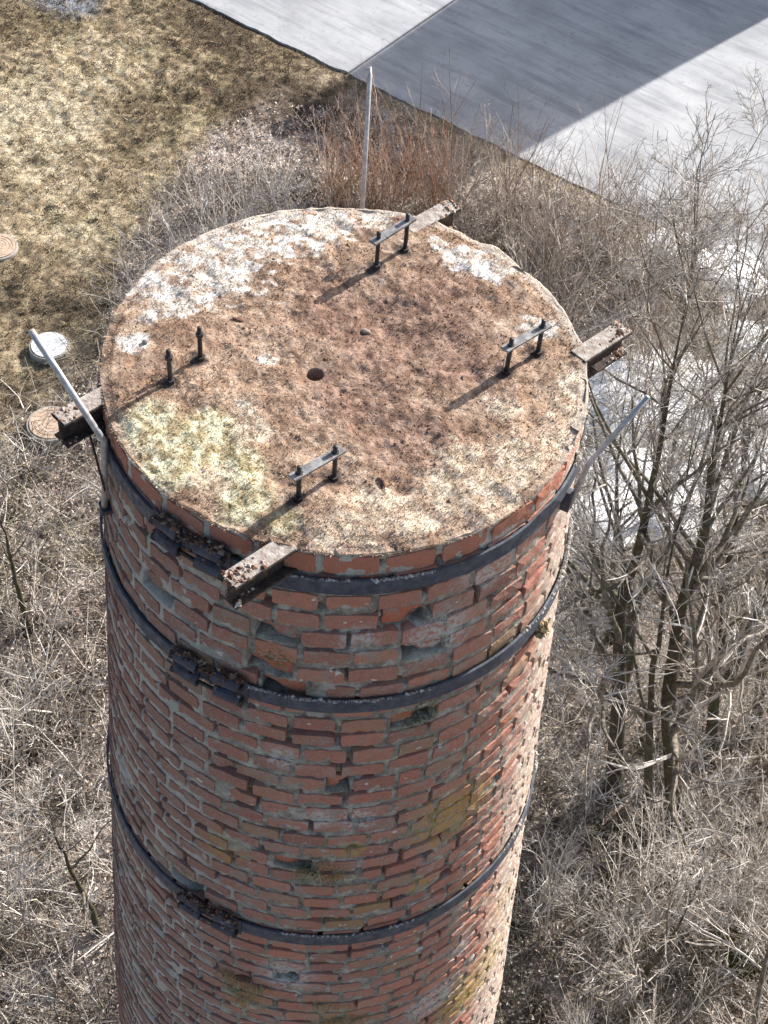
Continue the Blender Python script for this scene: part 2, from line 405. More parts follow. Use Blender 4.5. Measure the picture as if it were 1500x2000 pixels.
A.build('joint_bedding', NT('joint_dirt').color((.06, .055, .05)).m, pav)

# snow lying in hollows behind the trees
SX, SY = np.meshgrid(np.arange(2.5, 14, .09), np.arange(12, 28, .09)); sx, sy = SX.ravel(), SY.ravel()
sn = 0
for q, r in (((1330, 490), .8), ((1400, 530), .9), ((1440, 560), .7), ((1190, 760), 1.0), ((1260, 800), 1.5), ((1350, 780), 1.5), ((1420, 860), 1.5), ((1500, 800), 1.4), ((1250, 930), 1.1), ((1190, 1000), .9), ((1360, 960), 1.1), ((1480, 700), 1.1), ((1300, 1010), .8)):
    c = gnd(*q); sn = np.maximum(sn, np.exp(-((sx-c[0])**2+(sy-c[1])**2)/r**2*1.2))
th = sn*1.0+1.5*sm(.05, .3, sn)*(fbm(sx*1.3, sy*1.3, seed=31, o=4)-.5)
th = th+.10
sz = ground_h(sx, sy)*0+GZ+.05+np.where(pave_d(sx, sy) > 0, .03, 0)+.22*np.tanh((th-.42)*2.2)+.05*(fbm(sx*3, sy*3, seed=33)-.5)
n2, n1 = SX.shape; ix = np.arange(n1*n2).reshape(n2, n1); F = np.stack([ix[:-1, :-1], ix[:-1, 1:], ix[1:, 1:], ix[1:, :-1]], -1).reshape(-1, 4)
F = F[(th[F].max(1) > .30)]
used, inv = np.unique(F, return_inverse=True)
tag(link('snow', mesh('snow', np.stack([sx, sy, sz], -1)[used], inv.reshape(-1, 4), M['snow'], True)), kind='structure')

# grass blades: short bent triangles
def scatter(n, x0, x1, y0, y1): return RNG.uniform(x0, x1, n), RNG.uniform(y0, y1, n)
def blades(x, y, z, h, w, lean, col):
    n = len(x); a = RNG.uniform(0, 2*np.pi, n); d = np.stack([np.cos(a), np.sin(a), 0*a], -1)*w[:, None]
    tip = rvec(n); tip[:, 2] = np.abs(tip[:, 2])+lean; tip = unit(tip)*h[:, None]; p = np.stack([x, y, z], -1)
    V = np.stack([p-d, p+d, p+tip], 1).reshape(-1, 3); return V, np.arange(3*n).reshape(-1, 3), np.repeat(col, 3, 0)
n = 330000; x, y = scatter(n, -13, 4.5, 15, 37.5); kp = (brush(x, y)*.75 < RNG.random(n)) & (pave_d(x, y) < .05*RNG.random(n))
x, y = x[kp], y[kp]; n = len(x)
c = turf_col(x, y, RNG.normal(0, .16, n))*RNG.uniform(.7, 1.5, n)[:, None]
V, F, Cc = blades(x, y, ground_h(x, y)-.01, RNG.uniform(.03, .10, n)*(.5+1.3*sm(.4, .65, fbm(x*5, y*5, seed=16, o=2))), RNG.uniform(.006, .016, n), .1, c)
tag(link('grass', mesh('grass', V, F, M['blade'], False, Cc)), 'short matted olive and straw coloured turf left of the chimney', 'grass', kind='stuff')

# leaf litter
n = 190000; x, y = scatter(n, -9, 12, 0.5, 30); kp = (brush(x, y)**2*.95 > RNG.random(n)) & (pave_d(x, y) < -.1); x, y = x[kp], y[kp]; n = len(x)
pc = lerp_ramp(np.clip(RNG.beta(1.3, 1.4, n), 0, 1), LIT*1.2); pink = RNG.random(n) < .14; pc[pink] = (.70, .62, .56)
s = RNG.uniform(.018, .050, n); N_ = unit(rvec(n)+np.array([0, 0, 1.1])); U_ = unit(np.cross(N_, rvec(n))); W_ = np.cross(N_, U_)
p = np.stack([x, y, ground_h(x, y)+RNG.uniform(0, .07, n)], -1)
V = np.stack([p-U_*s[:, None], p-W_*s[:, None]*.55+N_*s[:, None]*.25, p+U_*s[:, None], p+W_*s[:, None]*.55+N_*s[:, None]*.25], 1).reshape(-1, 3)
i = np.arange(n)*4; F = np.concatenate([np.stack([i, i+1, i+2], -1), np.stack([i, i+2, i+3], -1)])
tag(link('leaf_litter', mesh('leaf_litter', V, F, M['litter'], False, np.repeat(pc, 4, 0))), 'pale and brown fallen leaves covering the ground under the scrub', 'leaf litter', kind='stuff')

# low tangle of dead stems
n = 36000; x, y = scatter(n, -9, 12, 0.5, 27); kp = (brush(x, y) > RNG.random(n)) & (pave_d(x, y) < -.1); x, y = x[kp], y[kp]; n = len(x)
d = rvec(n); d[:, 2] = np.abs(d[:, 2])*.55+.06
P = grow(np.stack([x, y, ground_h(x, y)+RNG.uniform(0, .35, n)**1.5], -1), d, RNG.uniform(.25, 1.5, n)*(.6+.9*fbm(x*.8, y*.8, seed=91, o=2)), 4, .22, -.06)
P[..., 2] = np.maximum(P[..., 2], GZ+.02)
tc = lerp_ramp(RNG.random(n)**1.3, [(.13, .105, .08), (.28, .235, .19), (.46, .41, .36), (.66, .62, .57)])
q_ = sm(.42, .62, fbm(x*.7, y*.7, seed=95, o=3)); tc = mixc(tc, tc*np.array([.72, .74, .58]), q_); tc = tc*(1-.30*sm(11, 6, y))[:, None]
V, F = tubes(P, taper(RNG.uniform(.003, .0085, n)*(1+1.3*(RNG.random(n) < .05)), 4, .5), 3)
tag(link('bramble_tangle', mesh('bramble_tangle', V, F, M['twig'], False, np.repeat(tc, 12, 0))), 'low tangle of dry grey and brown stems round the chimney foot', 'undergrowth', kind='stuff')

# ------------------------------------------------------------------ building outside the frame whose shade lies on the pavement
k = 1/math.tan(SUN_EL); HB = 13.0
off = np.array([math.sin(SUN_AZ), math.cos(SUN_AZ)])*HB*k
sc = J0-3.3*JV                                                    # corner of the roof's shade on the turf
rl = np.array([gnd(1040, 290)[:2], gnd(1500, 40)[:2]]); rd = unit(rl[1]-rl[0])
m = np.array([[EV[0], -rd[0]], [EV[1], -rd[1]]]); wlen = np.linalg.solve(m, rl[0]-sc)[0]
c0 = sc+off; bl = empty('tall_building', (c0[0], c0[1], GZ))
tag(bl, 'tall plain rendered building beyond the top edge, its shade lying across the pale paving', 'building')
LB = 16.0; cc = c0+EV*wlen/2+JV*LB/2
wm = NT('grey_render', .9); wm.color(wm.mix(wm.noise(2), (.36, .35, .33), (.44, .43, .40)))
A = Acc(); A.box((*cc, GZ+HB/2-.1), (*EV, 0), (*JV, 0), (0, 0, 1), wlen/2, LB/2, HB/2-.1); A.build('wall', wm.m, bl)
A = Acc(); A.box((*cc, GZ+HB-.1), (*EV, 0), (*JV, 0), (0, 0, 1), wlen/2+.002, LB/2+.002, .1); A.build('roof', M['steel'], bl)
gm = NT('window_glass', .1, .5).color((.03, .035, .04)).m
for fl in range(4):
    for j in range(2):
        q = c0+EV*wlen*(.28+.44*j)-JV*.03; z = GZ+2+3*fl
        fo = Acc().box((*q, z), (*EV, 0), (*JV, 0), (0, 0, 1), .6, .04, .75).build('window', M['zinc'], bl)
        Acc().box((*(q-JV*.035), z), (*EV, 0), (*JV, 0), (0, 0, 1), .52, .02, .67).build('pane', gm, fo)

# ------------------------------------------------------------------ the chimney
ch = empty('brick_chimney', (0, 0, GZ))
tag(ch, 'round red brick chimney with iron hoops and a mossy cap', 'chimney')
PITCHZ = .1205; TOPH = .118
courses = [(-.030, TOPH-.010, 28, True)]
z = -.022-TOPH-.012
while z > GZ+.1:
    r = float(shaft_r(z)); courses.append((z, PITCHZ-.026, max(28, int(round(2*math.pi*r/.212))), False)); z -= PITCHZ
bricks = []                                                       # (theta, zc, width, height, radius, random, top?)
for ci, (zt, hh, nb, top) in enumerate(courses):
    deep = zt < -6.5
    w = RNG.uniform(.92, 1.08, nb) if not top else RNG.uniform(.92, 1.08, nb)
    if not top and not deep: w[RNG.random(nb) < .07] *= .6
    w /= w.sum(); e = np.concatenate([[0], np.cumsum(w)])*2*math.pi+(ci % 2)*math.pi/nb+RNG.uniform(-.04, .04)
    r = float(shaft_r(zt-hh/2))
    jw = .030 if top else .019
    for i in range(nb):
        a0, a1 = e[i]+jw/2/r, e[i+1]-jw/2/r
        bricks.append(((a0+a1)/2, zt-hh/2+RNG.normal(0, .0035), (a1-a0)*r*(1 if top else RNG.uniform(.92, 1.02)), hh*(1 if top else RNG.uniform(.90, 1.12)), r, RNG.random() if not top else RNG.uniform(.72, .90), top))
BA = np.array([(b[0], b[1], b[2], b[3], b[4]) for b in bricks])
bp = np.c_[BA[:, 4]*np.cos(BA[:, 0]), BA[:, 4]*np.sin(BA[:, 0]), BA[:, 1]]; bn = np.c_[np.cos(BA[:, 0]), np.sin(BA[:, 0]), 0*BA[:, 0]]
v = CP-bp; dist = np.linalg.norm(v, axis=1); area = np.clip((v*bn).sum(1)/dist, 0, 1)*BA[:, 2]*BA[:, 3]/dist**2
pp = project(bp); area[(pp[:, 1] > 2010)] = 0
BANDS = [.191, .991, 3.099]; BW = .084
BW_ = np.array(BANDS)
hidden = np.zeros(len(bp), bool)
for hb in BANDS: hidden |= np.abs(BA[:, 1]+hb) < .02
area[hidden] *= .2
order = np.argsort(-area); single = set(order[:300].tolist())
near = (BA[:, 1] > -6.5) & (area > 0)
cav = set(int(i) for i in np.where(near & (RNG.random(len(bp)) < .016) & ~hidden)[0] if not bricks[i][6])
def nearest_brick(px, py): return int(np.linalg.norm(bp-cyl(px, py), axis=1).argmin())
for q in ((680, 1550), (520, 1215), (505, 1285), (400, 1085), (350, 1705), (810, 1275), (840, 1402)): cav.add(nearest_brick(*q))

def brick_mesh(seed, w=1.0, chip=.0, nxs=6, nzs=3):
    """unit brick: x tangential -.5..+.5, z -.5..+.5, y outward 0 (face) to -1 (metres after scaling)"""
    rg = np.random.default_rng(seed)
    xs = np.linspace(-.5, .5, nxs); zs = np.linspace(-.5, .5, nzs); Xg, Zg = np.meshgrid(xs, zs)
    Yg = rg.uniform(-.10, .04, Xg.shape); edge = (np.abs(Xg) > .49) | (np.abs(Zg) > .49); Yg[edge] -= rg.uniform(.06, .22, edge.sum())
    Xo = Xg+rg.normal(0, .010, Xg.shape); Zo = Zg+rg.normal(0, .022, Zg.shape)
    cor = (np.abs(Xg) > .49) & (np.abs(Zg) > .49); Xo[cor] *= .975; Zo[cor] *= .90
    if chip:
        cx = rg.choice([-.5, .5]); cz = rg.choice([-.5, .5]); d = np.hypot((Xg-cx)*1.3, (Zg-cz)*.9); m_ = sm(.75, .25, d)
        Yg -= m_*chip*rg.uniform(.7, 1.3, Xg.shape)
    front = np.stack([Xo, Yg, Zo], -1).reshape(-1, 3); n = len(front)
    idx = np.arange(n).reshape(nzs, nxs); q = np.stack([idx[:-1, :-1], idx[:-1, 1:], idx[1:, 1:], idx[1:, :-1]], -1).reshape(-1, 4)
    loop = np.concatenate([idx[0, :], idx[1:, -1], idx[-1, -2::-1], idx[-2:0:-1, 0]]); back = front[loop].copy(); back[:, 1] = -2.2
    m_ = len(loop); j = np.arange(m_); k2 = (j+1) % m_
    sd = np.stack([loop[j], n+j, n+k2, loop[k2]], -1)
    return np.concatenate([front, back]), np.concatenate([q, sd])
VARS = [brick_mesh(i) for i in range(20)]; CHIP = [brick_mesh(100+i, chip=1.0) for i in range(5)]; BROKE = [brick_mesh(200+i, chip=1.9, nxs=7, nzs=4) for i in range(5)]
LOWP = [brick_mesh(300+i, nxs=2, nzs=2) for i in range(3)]
SC_Y = .026                                                       # metres per unit of relief
meshes = {}
def brick_pick(i):
    if i in cav: return ('broke', i % 5, BROKE)
    if BA[i, 1] < -6.5: return ('low', i % 3, LOWP)
    if RNG.random() < .09 and not bricks[i][6]: return ('chip', i % 5, CHIP)
    return ('whole', i % 20, VARS)
rest = Acc()
for i, (th_, zc, w_, h_, r_, rn, top) in enumerate(bricks):
    kind, j, lst = brick_pick(i); V0, F0 = lst[j]
    proud = RNG.uniform(-.002, .0045) if not top else RNG.uniform(0, .006)
    if i in cav: proud = -.026
    if i in cav: rn = .999 if RNG.random() < .5 else .1
    flip = RNG.random() < .5
    rr = r_+proud
    ct, st = math.cos(th_), math.sin(th_)
    tilt = RNG.normal(0, .012)
    if i in single:
        key = (kind, j)
        if key not in meshes: meshes[key] = mesh('brick', V0, F0, M['brick'])
        o = bpy.data.objects.new('brick', meshes[key]); COL.objects.link(o); o.parent = ch
        sx_ = -w_ if False else w_
        # local x -> tangent, y -> outward, z -> up
        o.matrix_basis = Matrix(((st*sx_, ct*SC_Y, 0, rr*ct), (-ct*sx_, st*SC_Y, 0, rr*st), (0, 0, h_, zc-GZ), (0, 0, 0, 1)))
        o['rnd'] = float(rn)
    else:
        tx = np.array([st, -ct, 0]); ty = np.array([ct, st, 0])
        V = np.array([rr*ct, rr*st, zc])+V0[:, :1]*w_*tx+V0[:, 1:2]*SC_Y*ty+np.c_[0*V0[:, :2], V0[:, 2]*h_]
        rest.add(V, F0, rnd=rn)
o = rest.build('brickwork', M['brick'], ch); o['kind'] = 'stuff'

# mortar body behind and between the bricks
def ang_grid(z0, z1, nz, nt, fine):
    th_ = np.linspace(-math.pi, math.pi, nt+1)[:-1]; zz = np.linspace(z0, z1, nz); T, Zz = np.meshgrid(th_, zz)
    r = shaft_r(Zz)-.0052
    shade_dirt = np.zeros(T.shape)
    if fine:
        r = r+.0045*(Zz > -.14)
        x, y = np.cos(T)*r*1.0, np.sin(T)*r
        r = r+.009*(fbm(x*11, y*11, Zz*11, o=3, seed=41)-.5)-.040*sm(.55, .66, fbm(x*9+30, y*9, Zz*14, o=3, seed=43))+.009*(fbm(x*45, y*45, Zz*45, o=1, seed=42)-.5)
        for i in cav:
            b_ = BA[i]; dt = (T-b_[0]+math.pi) % (2*math.pi)-math.pi
            m_ = (np.abs(dt)*b_[4] < b_[2]*.48) & (np.abs(Zz-b_[1]) < b_[3]*.48); r = np.where(m_, r-.10, r); shade_dirt = np.maximum(shade_dirt, m_)
    V = np.stack([r*np.cos(T), r*np.sin(T), Zz], -1).reshape(-1, 3); ix = np.arange(nz*nt).reshape(nz, nt)
    F = np.stack([ix[:-1], np.roll(ix[:-1], -1, 1), np.roll(ix[1:], -1, 1), ix[1:]], -1).reshape(-1, 4)[:, ::-1]
    return V, F, shade_dirt.ravel()
A = Acc(); V, F, dz1 = ang_grid(-.01, -5.6, 420, 560, True); A.add(V, F); V, F, dz2 = ang_grid(-5.6, GZ-.3, 40, 96, False); A.add(V, F); mo = A.build('mortar', M['mortar'], ch, True)
at_ = mo.data.attributes.new('shade_dirt', 'FLOAT', 'POINT'); at_.data.foreach_set('value', np.concatenate([dz1, dz2]).astype(np.float32))

# cap: crusted slab with an open hole
HC = at(615, 732)[:2]; HR = .0385
DA = unit(np.array([1.0, 1.0])); NA = np.array([-DA[1], DA[0]])
A_mid = .5*(at(333, 750)+at(735, 525))[:2]; B_mid = .5*(at(583, 978)+at(988, 730))[:2]
A_mid = at(113, 819)[:2]; B_mid = at(447, 1134)[:2]; PA = A_mid-DA*((A_mid)@DA); PB = B_mid-DA*(B_mid@DA)              # closest points of the two beam lines to the axis
def cap_h(x, y):
    r = np.hypot(x, y)
    h = .012*(1-(r/1.06)**2)+.030*(fbm(x*3.2, y*3.2, seed=51, o=3)-.5)+.034*(fbm(x*11, y*11, seed=52, o=3)-.5)+.007*(fbm(x*48, y*48, seed=53, o=2)-.5)
    c = at(760, 640); h -= .022*np.exp(-((x-c[0])**2+(y-c[1])**2)/.3**2)
    for P0_, t0, t1 in ((PA, -1.1, 1.1), (PB, -1.1, 1.1)):
        d = (x-P0_[0])*NA[0]+(y-P0_[1])*NA[1]; t = (x-P0_[0])*DA[0]+(y-P0_[1])*DA[1]
        h += .010*sm(.075, .05, np.abs(d))*sm(.35, .55, np.abs(t))
    return h*sm(.03, .12, np.hypot(x-HC[0], y-HC[1]))-.008*sm(.94, 1.06, r)
def blobs(x, y, L):
    s = 0*x
    for px, py, r in L:
        c = at(px, py); s = np.maximum(s, np.exp(-((x-c[0])**2+(y-c[1])**2)/r**2))
    return s
WHITE = [(430, 520, .30), (400, 560, .2), (345, 585, .18), (300, 560, .13), (560, 450, .26), (640, 440, .16), (500, 480, .14), (740, 430, .1), (900, 500, .12), (960, 530, .10), (1060, 640, .10), (1122, 750, .10), (1110, 800, .10),
         (1010, 900, .17), (1090, 870, .12), (870, 960, .16), (760, 1000, .15), (900, 900, .13), (520, 703, .05), (255, 670, .08), (985, 800, .08), (960, 950, .17), (700, 1030, .12), (480, 800, .07), (500, 845, .08), (415, 940, .09), (640, 1045, .1), (860, 480, .08), (820, 1010, .13), (450, 460, .12)]
YEL = [(370, 880, .24), (300, 830, .17), (450, 920, .2), (410, 840, .15), (555, 1020, .1), (330, 920, .14), (480, 980, .15), (1110, 730, .06)]
BRN = [(750, 650, .42), (850, 600, .3), (640, 620, .2), (700, 760, .3), (900, 700, .25), (800, 850, .25), (620, 560, .1)]
def cap_col(x, y, j=0):
    n1 = fbm(x*9+.3*fbm(x*20, y*20, seed=60), y*9, seed=61, o=5); n2 = fbm(x*30, y*30, seed=62, o=3); n3 = fbm(x*2.5, y*2.5, seed=63, o=3)
    r = np.hypot(x, y)
    c = lerp_ramp(sm(.3, .7, n1*.5+n2*.5+j), [(.24, .155, .105), (.32, .215, .15), (.40, .285, .205), (.48, .37, .285)])
    c = mixc(c, lerp_ramp(sm(.3, .7, n2+j), [(.17, .105, .078), (.235, .148, .113), (.30, .20, .155)]), np.clip(blobs(x, y, BRN)*1.25, 0, 1)*.9)
    c = mixc(c, np.array([.40, .28, .20]), sm(.5, .7, n3)*.35*(1-np.clip(blobs(x, y, BRN)*1.3, 0, 1)))
    yl = blobs(x, y, YEL); c = mixc(c, lerp_ramp(sm(.3, .7, n2+j), [(.36, .29, .17), (.56, .50, .33), (.72, .68, .50)]), sm(.25, .75, yl*.9+.5*(n1-.5)))
    n4 = fbm(x*22+y*6, y*34-x*6, seed=66, o=4); w = sm(.50, .61, np.minimum(blobs(x, y, WHITE)*1.25, 1)*.46+n1*.35+n4*.72-.33); w2 = sm(.45, .7, np.minimum(blobs(x, y, WHITE)*1.3, 1)*.5+.5*n3+.2*n1-.1); c = mixc(c, np.array([.50, .38, .29]), w2*.5)
    low = sm(.1, -.4, y-.2*x)[..., None]; c = mixc(c, lerp_ramp(sm(.3, .7, n2+j), [(.52, .45, .38), (.68, .63, .57), (.80, .77, .74)])*(1-low*np.array([.06, .13, .26])), w*(.92-.32*low[..., 0]))
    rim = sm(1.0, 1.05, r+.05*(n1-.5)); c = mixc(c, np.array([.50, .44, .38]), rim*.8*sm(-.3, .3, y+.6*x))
    for P0_ in (PA, PB):
        d = (x-P0_[0])*NA[0]+(y-P0_[1])*NA[1]; t = (x-P0_[0])*DA[0]+(y-P0_[1])*DA[1]
        c = mixc(c, np.array([.24, .16, .12]), .55*sm(.07, .045, np.abs(d))*sm(.55, .65, np.abs(t)))
    for q in RODS:
        p_ = at(*q); dd = np.hypot(x-p_[0]+.01, y-p_[1])+.035*(n2-.5); c = mixc(c, np.array([.045, .035, .035]), .85*sm(.065, .03, dd))
    return c
RODS = [(333, 750), (392, 705), (735, 525), (790, 492), (583, 978), (652, 935), (988, 730), (1050, 690)]
nt_, nr_ = 560, 190
ta = np.linspace(0, 2*np.pi, nt_+1)[:-1]
rimr = 1.053+.010*sm(-.1, .5, np.sin(ta)+.45*np.cos(ta))+.011*(fbm(np.cos(ta)*5+9, np.sin(ta)*5+9, seed=70, o=4)-.5)*2
rx, ry = rimr*np.cos(ta), rimr*np.sin(ta); hx, hy = HC[0]+HR*np.cos(ta), HC[1]+HR*np.sin(ta)
s_ = np.linspace(0, 1, nr_)[:, None]; x = (hx+(rx-hx)*s_).ravel(); y = (hy+(ry-hy)*s_).ravel(); z = cap_h(x, y)
C = cap_col(x, y)
ring_dn = [(.998, -.024), (.99, -.04)]
V = [np.stack([x, y, z], -1)]; CC = [C]
for kx, zz in ring_dn:
    V.append(np.stack([rx*kx, ry*kx, np.full(nt_, zz)+.006*(fbm(rx*9, ry*9, seed=71)-.5)], -1)); CC.append(C[-nt_:]*.8)
# inner wall of the hole
V.append(np.stack([HC[0]+HR*np.cos(ta), HC[1]+HR*np.sin(ta), np.full(nt_, -.5)], -1)); CC.append(np.tile([.05, .035, .03], (nt_, 1)))
nR = nr_+2; ix = np.arange(nR*nt_).reshape(nR, nt_)
F = np.stack([ix[:-1], ix[1:], np.roll(ix[1:], -1, 1), np.roll(ix[:-1], -1, 1)], -1).reshape(-1, 4)
i0 = ix[0]; i3 = np.arange(nR*nt_, (nR+1)*nt_); Fh = np.stack([i3, i0, np.roll(i0, -1), np.roll(i3, -1)], -1)
link('cap', mesh('cap', np.concatenate(V), np.concatenate([F, Fh]), M['cap'], True, np.concatenate(CC)), ch)

# dry moss fibres and crumbs on the cap, shaggy over the rim
n = 110000; rr = 1.05*np.sqrt(RNG.random(n)); e_ = RNG.random(n) < .13; rr[e_] = RNG.uniform(1.01, 1.055, e_.sum()); t = RNG.uniform(0, 2*np.pi, n)
x, y = rr*np.cos(t), rr*np.sin(t); g = fbm(x*6, y*6, seed=81, o=3)
yl, wl = blobs(x, y, YEL), blobs(x, y, WHITE)
kp = (np.hypot(x-HC[0], y-HC[1]) > .055) & (RNG.random(n) < .30+.8*np.maximum(yl, wl)+.8*(g-.5)+.5*(rr > 1.0)); x, y, rr, t = x[kp], y[kp], rr[kp], t[kp]; n = len(x)
c = cap_col(x, y, RNG.normal(0, .12, n))*RNG.uniform(.72, 1.25, n)[:, None]; edge = rr > 1.02
L_ = RNG.uniform(.006, .021, n)*(1-.25*edge)
V, F, Cc = blades(x, y, cap_h(x, y)-.002, L_, RNG.uniform(.0012, .0032, n), .0, c)
tips = V.reshape(-1, 3, 3); outw = np.stack([np.cos(t), np.sin(t), -.5+.8*RNG.random(n)], -1)*L_[:, None]*.8
tips[edge, 2] = tips[edge, 0]+outw[edge]+.4*(tips[edge, 2]-tips[edge, 0])
o = link('dry_moss', mesh('dry_moss', tips.reshape(-1, 3), F, M['fibre'], False, Cc), ch); o['kind'] = 'stuff'
# crumbs
def crumbs(x, y, z, s, col):
    n = len(x); V0 = np.array([(1, 0, 0), (-1, 0, 0), (0, 1, 0), (0, -1, 0), (0, 0, 1), (0, 0, -.6)], float)
    F0 = np.array([(0, 2, 4), (2, 1, 4), (1, 3, 4), (3, 0, 4), (2, 0, 5), (1, 2, 5), (3, 1, 5), (0, 3, 5)])
    Q = RNG.uniform(.5, 1.2, (n, 6, 1))*V0[None]*s[:, None, None]*np.array([1, 1, .6]); a = RNG.uniform(0, 6.28, n); ca, sa = np.cos(a)[:, None], np.sin(a)[:, None]
    Q = np.stack([Q[..., 0]*ca-Q[..., 1]*sa, Q[..., 0]*sa+Q[..., 1]*ca, Q[..., 2]], -1)+np.stack([x, y, z], -1)[:, None]
    return Q.reshape(-1, 3), (F0[None]+np.arange(n)[:, None, None]*6).reshape(-1, 3), np.repeat(col, 6, 0)
n = 5500; rr = 1.05*np.sqrt(RNG.random(n)); t = RNG.uniform(0, 2*np.pi, n); x, y = rr*np.cos(t), rr*np.sin(t)
kp = np.hypot(x-HC[0], y-HC[1]) > .055; x, y = x[kp], y[kp]; n = len(x)
V, F, Cc = crumbs(x, y, cap_h(x, y), RNG.gamma(2, .0016, n)+.001, cap_col(x, y, RNG.normal(0, .15, n))*RNG.uniform(.6, 1.2, n)[:, None])
o = link('crumbs', mesh('crumbs', V, F, M['crumb'], False, Cc), ch); o['kind'] = 'stuff'

# steel beams bedded in the cap
def ibeam(P0_, t0, t1, label, nfl):
    A = Acc(); mid = P0_+DA*(t0+t1)/2; L = (t1-t0)/2; fw, fh, dep = .047, .0065, .135; zt = -.004
    d3, n3, up = (*DA, 0), (*NA, 0), (0, 0, 1)
    A.box((*mid, zt-fh), d3, n3, up, L, fw, fh)
    A.box((*mid, zt-dep+fh), d3, n3, up, L, fw, fh)
    A.box((*mid, zt-dep/2), d3, n3, up, L-.001, .006, dep/2-2*fh-.0005)
    o = A.build('steel_beam', M['beam'], ch, bevel=.002); tag(o, label)
    for a_, b_ in ((t0+.004, t0+.31), (t1-.31, t1-.004)):
        m2 = P0_+DA*(a_+b_)/2; q_ = Acc().box((*m2, zt+.0035), d3, n3, up, (b_-a_)/2, fw-.003, .003).build('lime_crust', M['crust'], ch, bevel=.002); q_.parent = o; q_.location = (0, 0, 0)
    # flaked rust near the ends
    for te, sgn in ((t0, 1), (t1, -1)):
        n = nfl[0 if sgn > 0 else 1]; t = te+sgn*np.abs(RNG.normal(0, .07, n)); dd = RNG.uniform(-fw*.95, fw*.95, n); q = P0_+t[:, None]*DA+dd[:, None]*NA
        low = RNG.random(n) < .4; zz = np.where(low, zt-dep+2*fh+.002, zt+.008)
        V, F, Cc = crumbs(q[:, 0], q[:, 1], zz, RNG.gamma(3, .0025, n)+.002, lerp_ramp(RNG.random(n), [(.06, .03, .02), (.22, .10, .06), (.45, .33, .26), (.6, .52, .45)]))
        o2 = link('rust_flakes', mesh('rust_flakes', V, F, M['crumb'], False, Cc), ch); o2.parent = o; o2.location = (0, 0, 0); o2['kind'] = 'stuff'
    return o
def along(P0_, q): p_ = at(*q)[:2]; return (p_-P0_)@DA
ibeam(PA, along(PA, (113, 820)), along(PA, (885, 395)), 'upper of two rusty steel beams through the cap', (25, 60))
ibeam(PB, along(PB, (444, 1135)), along(PB, (1222, 638)), 'lower of two rusty steel beams through the cap', (95, 90))
# anchor rods, nuts, plates
def rod(q, h, whit=False):
    p_ = at(*q); b0 = np.array([p_[0], p_[1], cap_h(p_[:1], p_[1:2])[0]-.03]); b1 = b0+np.array([0, 0, h+.03])
    A = Acc(); tube1(A, [b0, (b0+b1)/2+RNG.normal(0, .001, 3), b1], .0105, 10)
    o = A.build('anchor_rod', M['black'], ch, True)
    for zz, rn_, hh in ((.010, .021, .008), (h*.78, .0175, .009)):
        A = Acc(); tube1(A, [b0+(0, 0, .03+zz-hh), b0+(0, 0, .03+zz+hh)], rn_, 6); n_ = A.build('nut', M['black'], ch); n_.parent = o; n_.location = (0, 0, 0)
    return b1
def pair(q0, q1, h0, h1, plate):
    a = rod(q0, h0); c = rod(q1, h1)
    if plate:
        d = c-a; d[2] = 0; L = np.linalg.norm(d); d /= L; nn = np.array([-d[1], d[0], 0]); m_ = (a+c)/2; m_[2] = min(a[2], c[2])-.038
        sl_ = np.array([0, 0, (c[2]-a[2])/L]); dd = unit(d+sl_); Acc().box(m_, dd, nn, np.cross(dd, nn), L/2+.04, .021, .006).build('clamp_plate', M['plate'], ch, bevel=.0015)
pair(RODS[0], RODS[1], .185, .185, False)
pair(RODS[2], RODS[3], .205, .215, True)
pair(RODS[4], RODS[5], .195, .195, True)
pair(RODS[6], RODS[7], .205, .20, True)

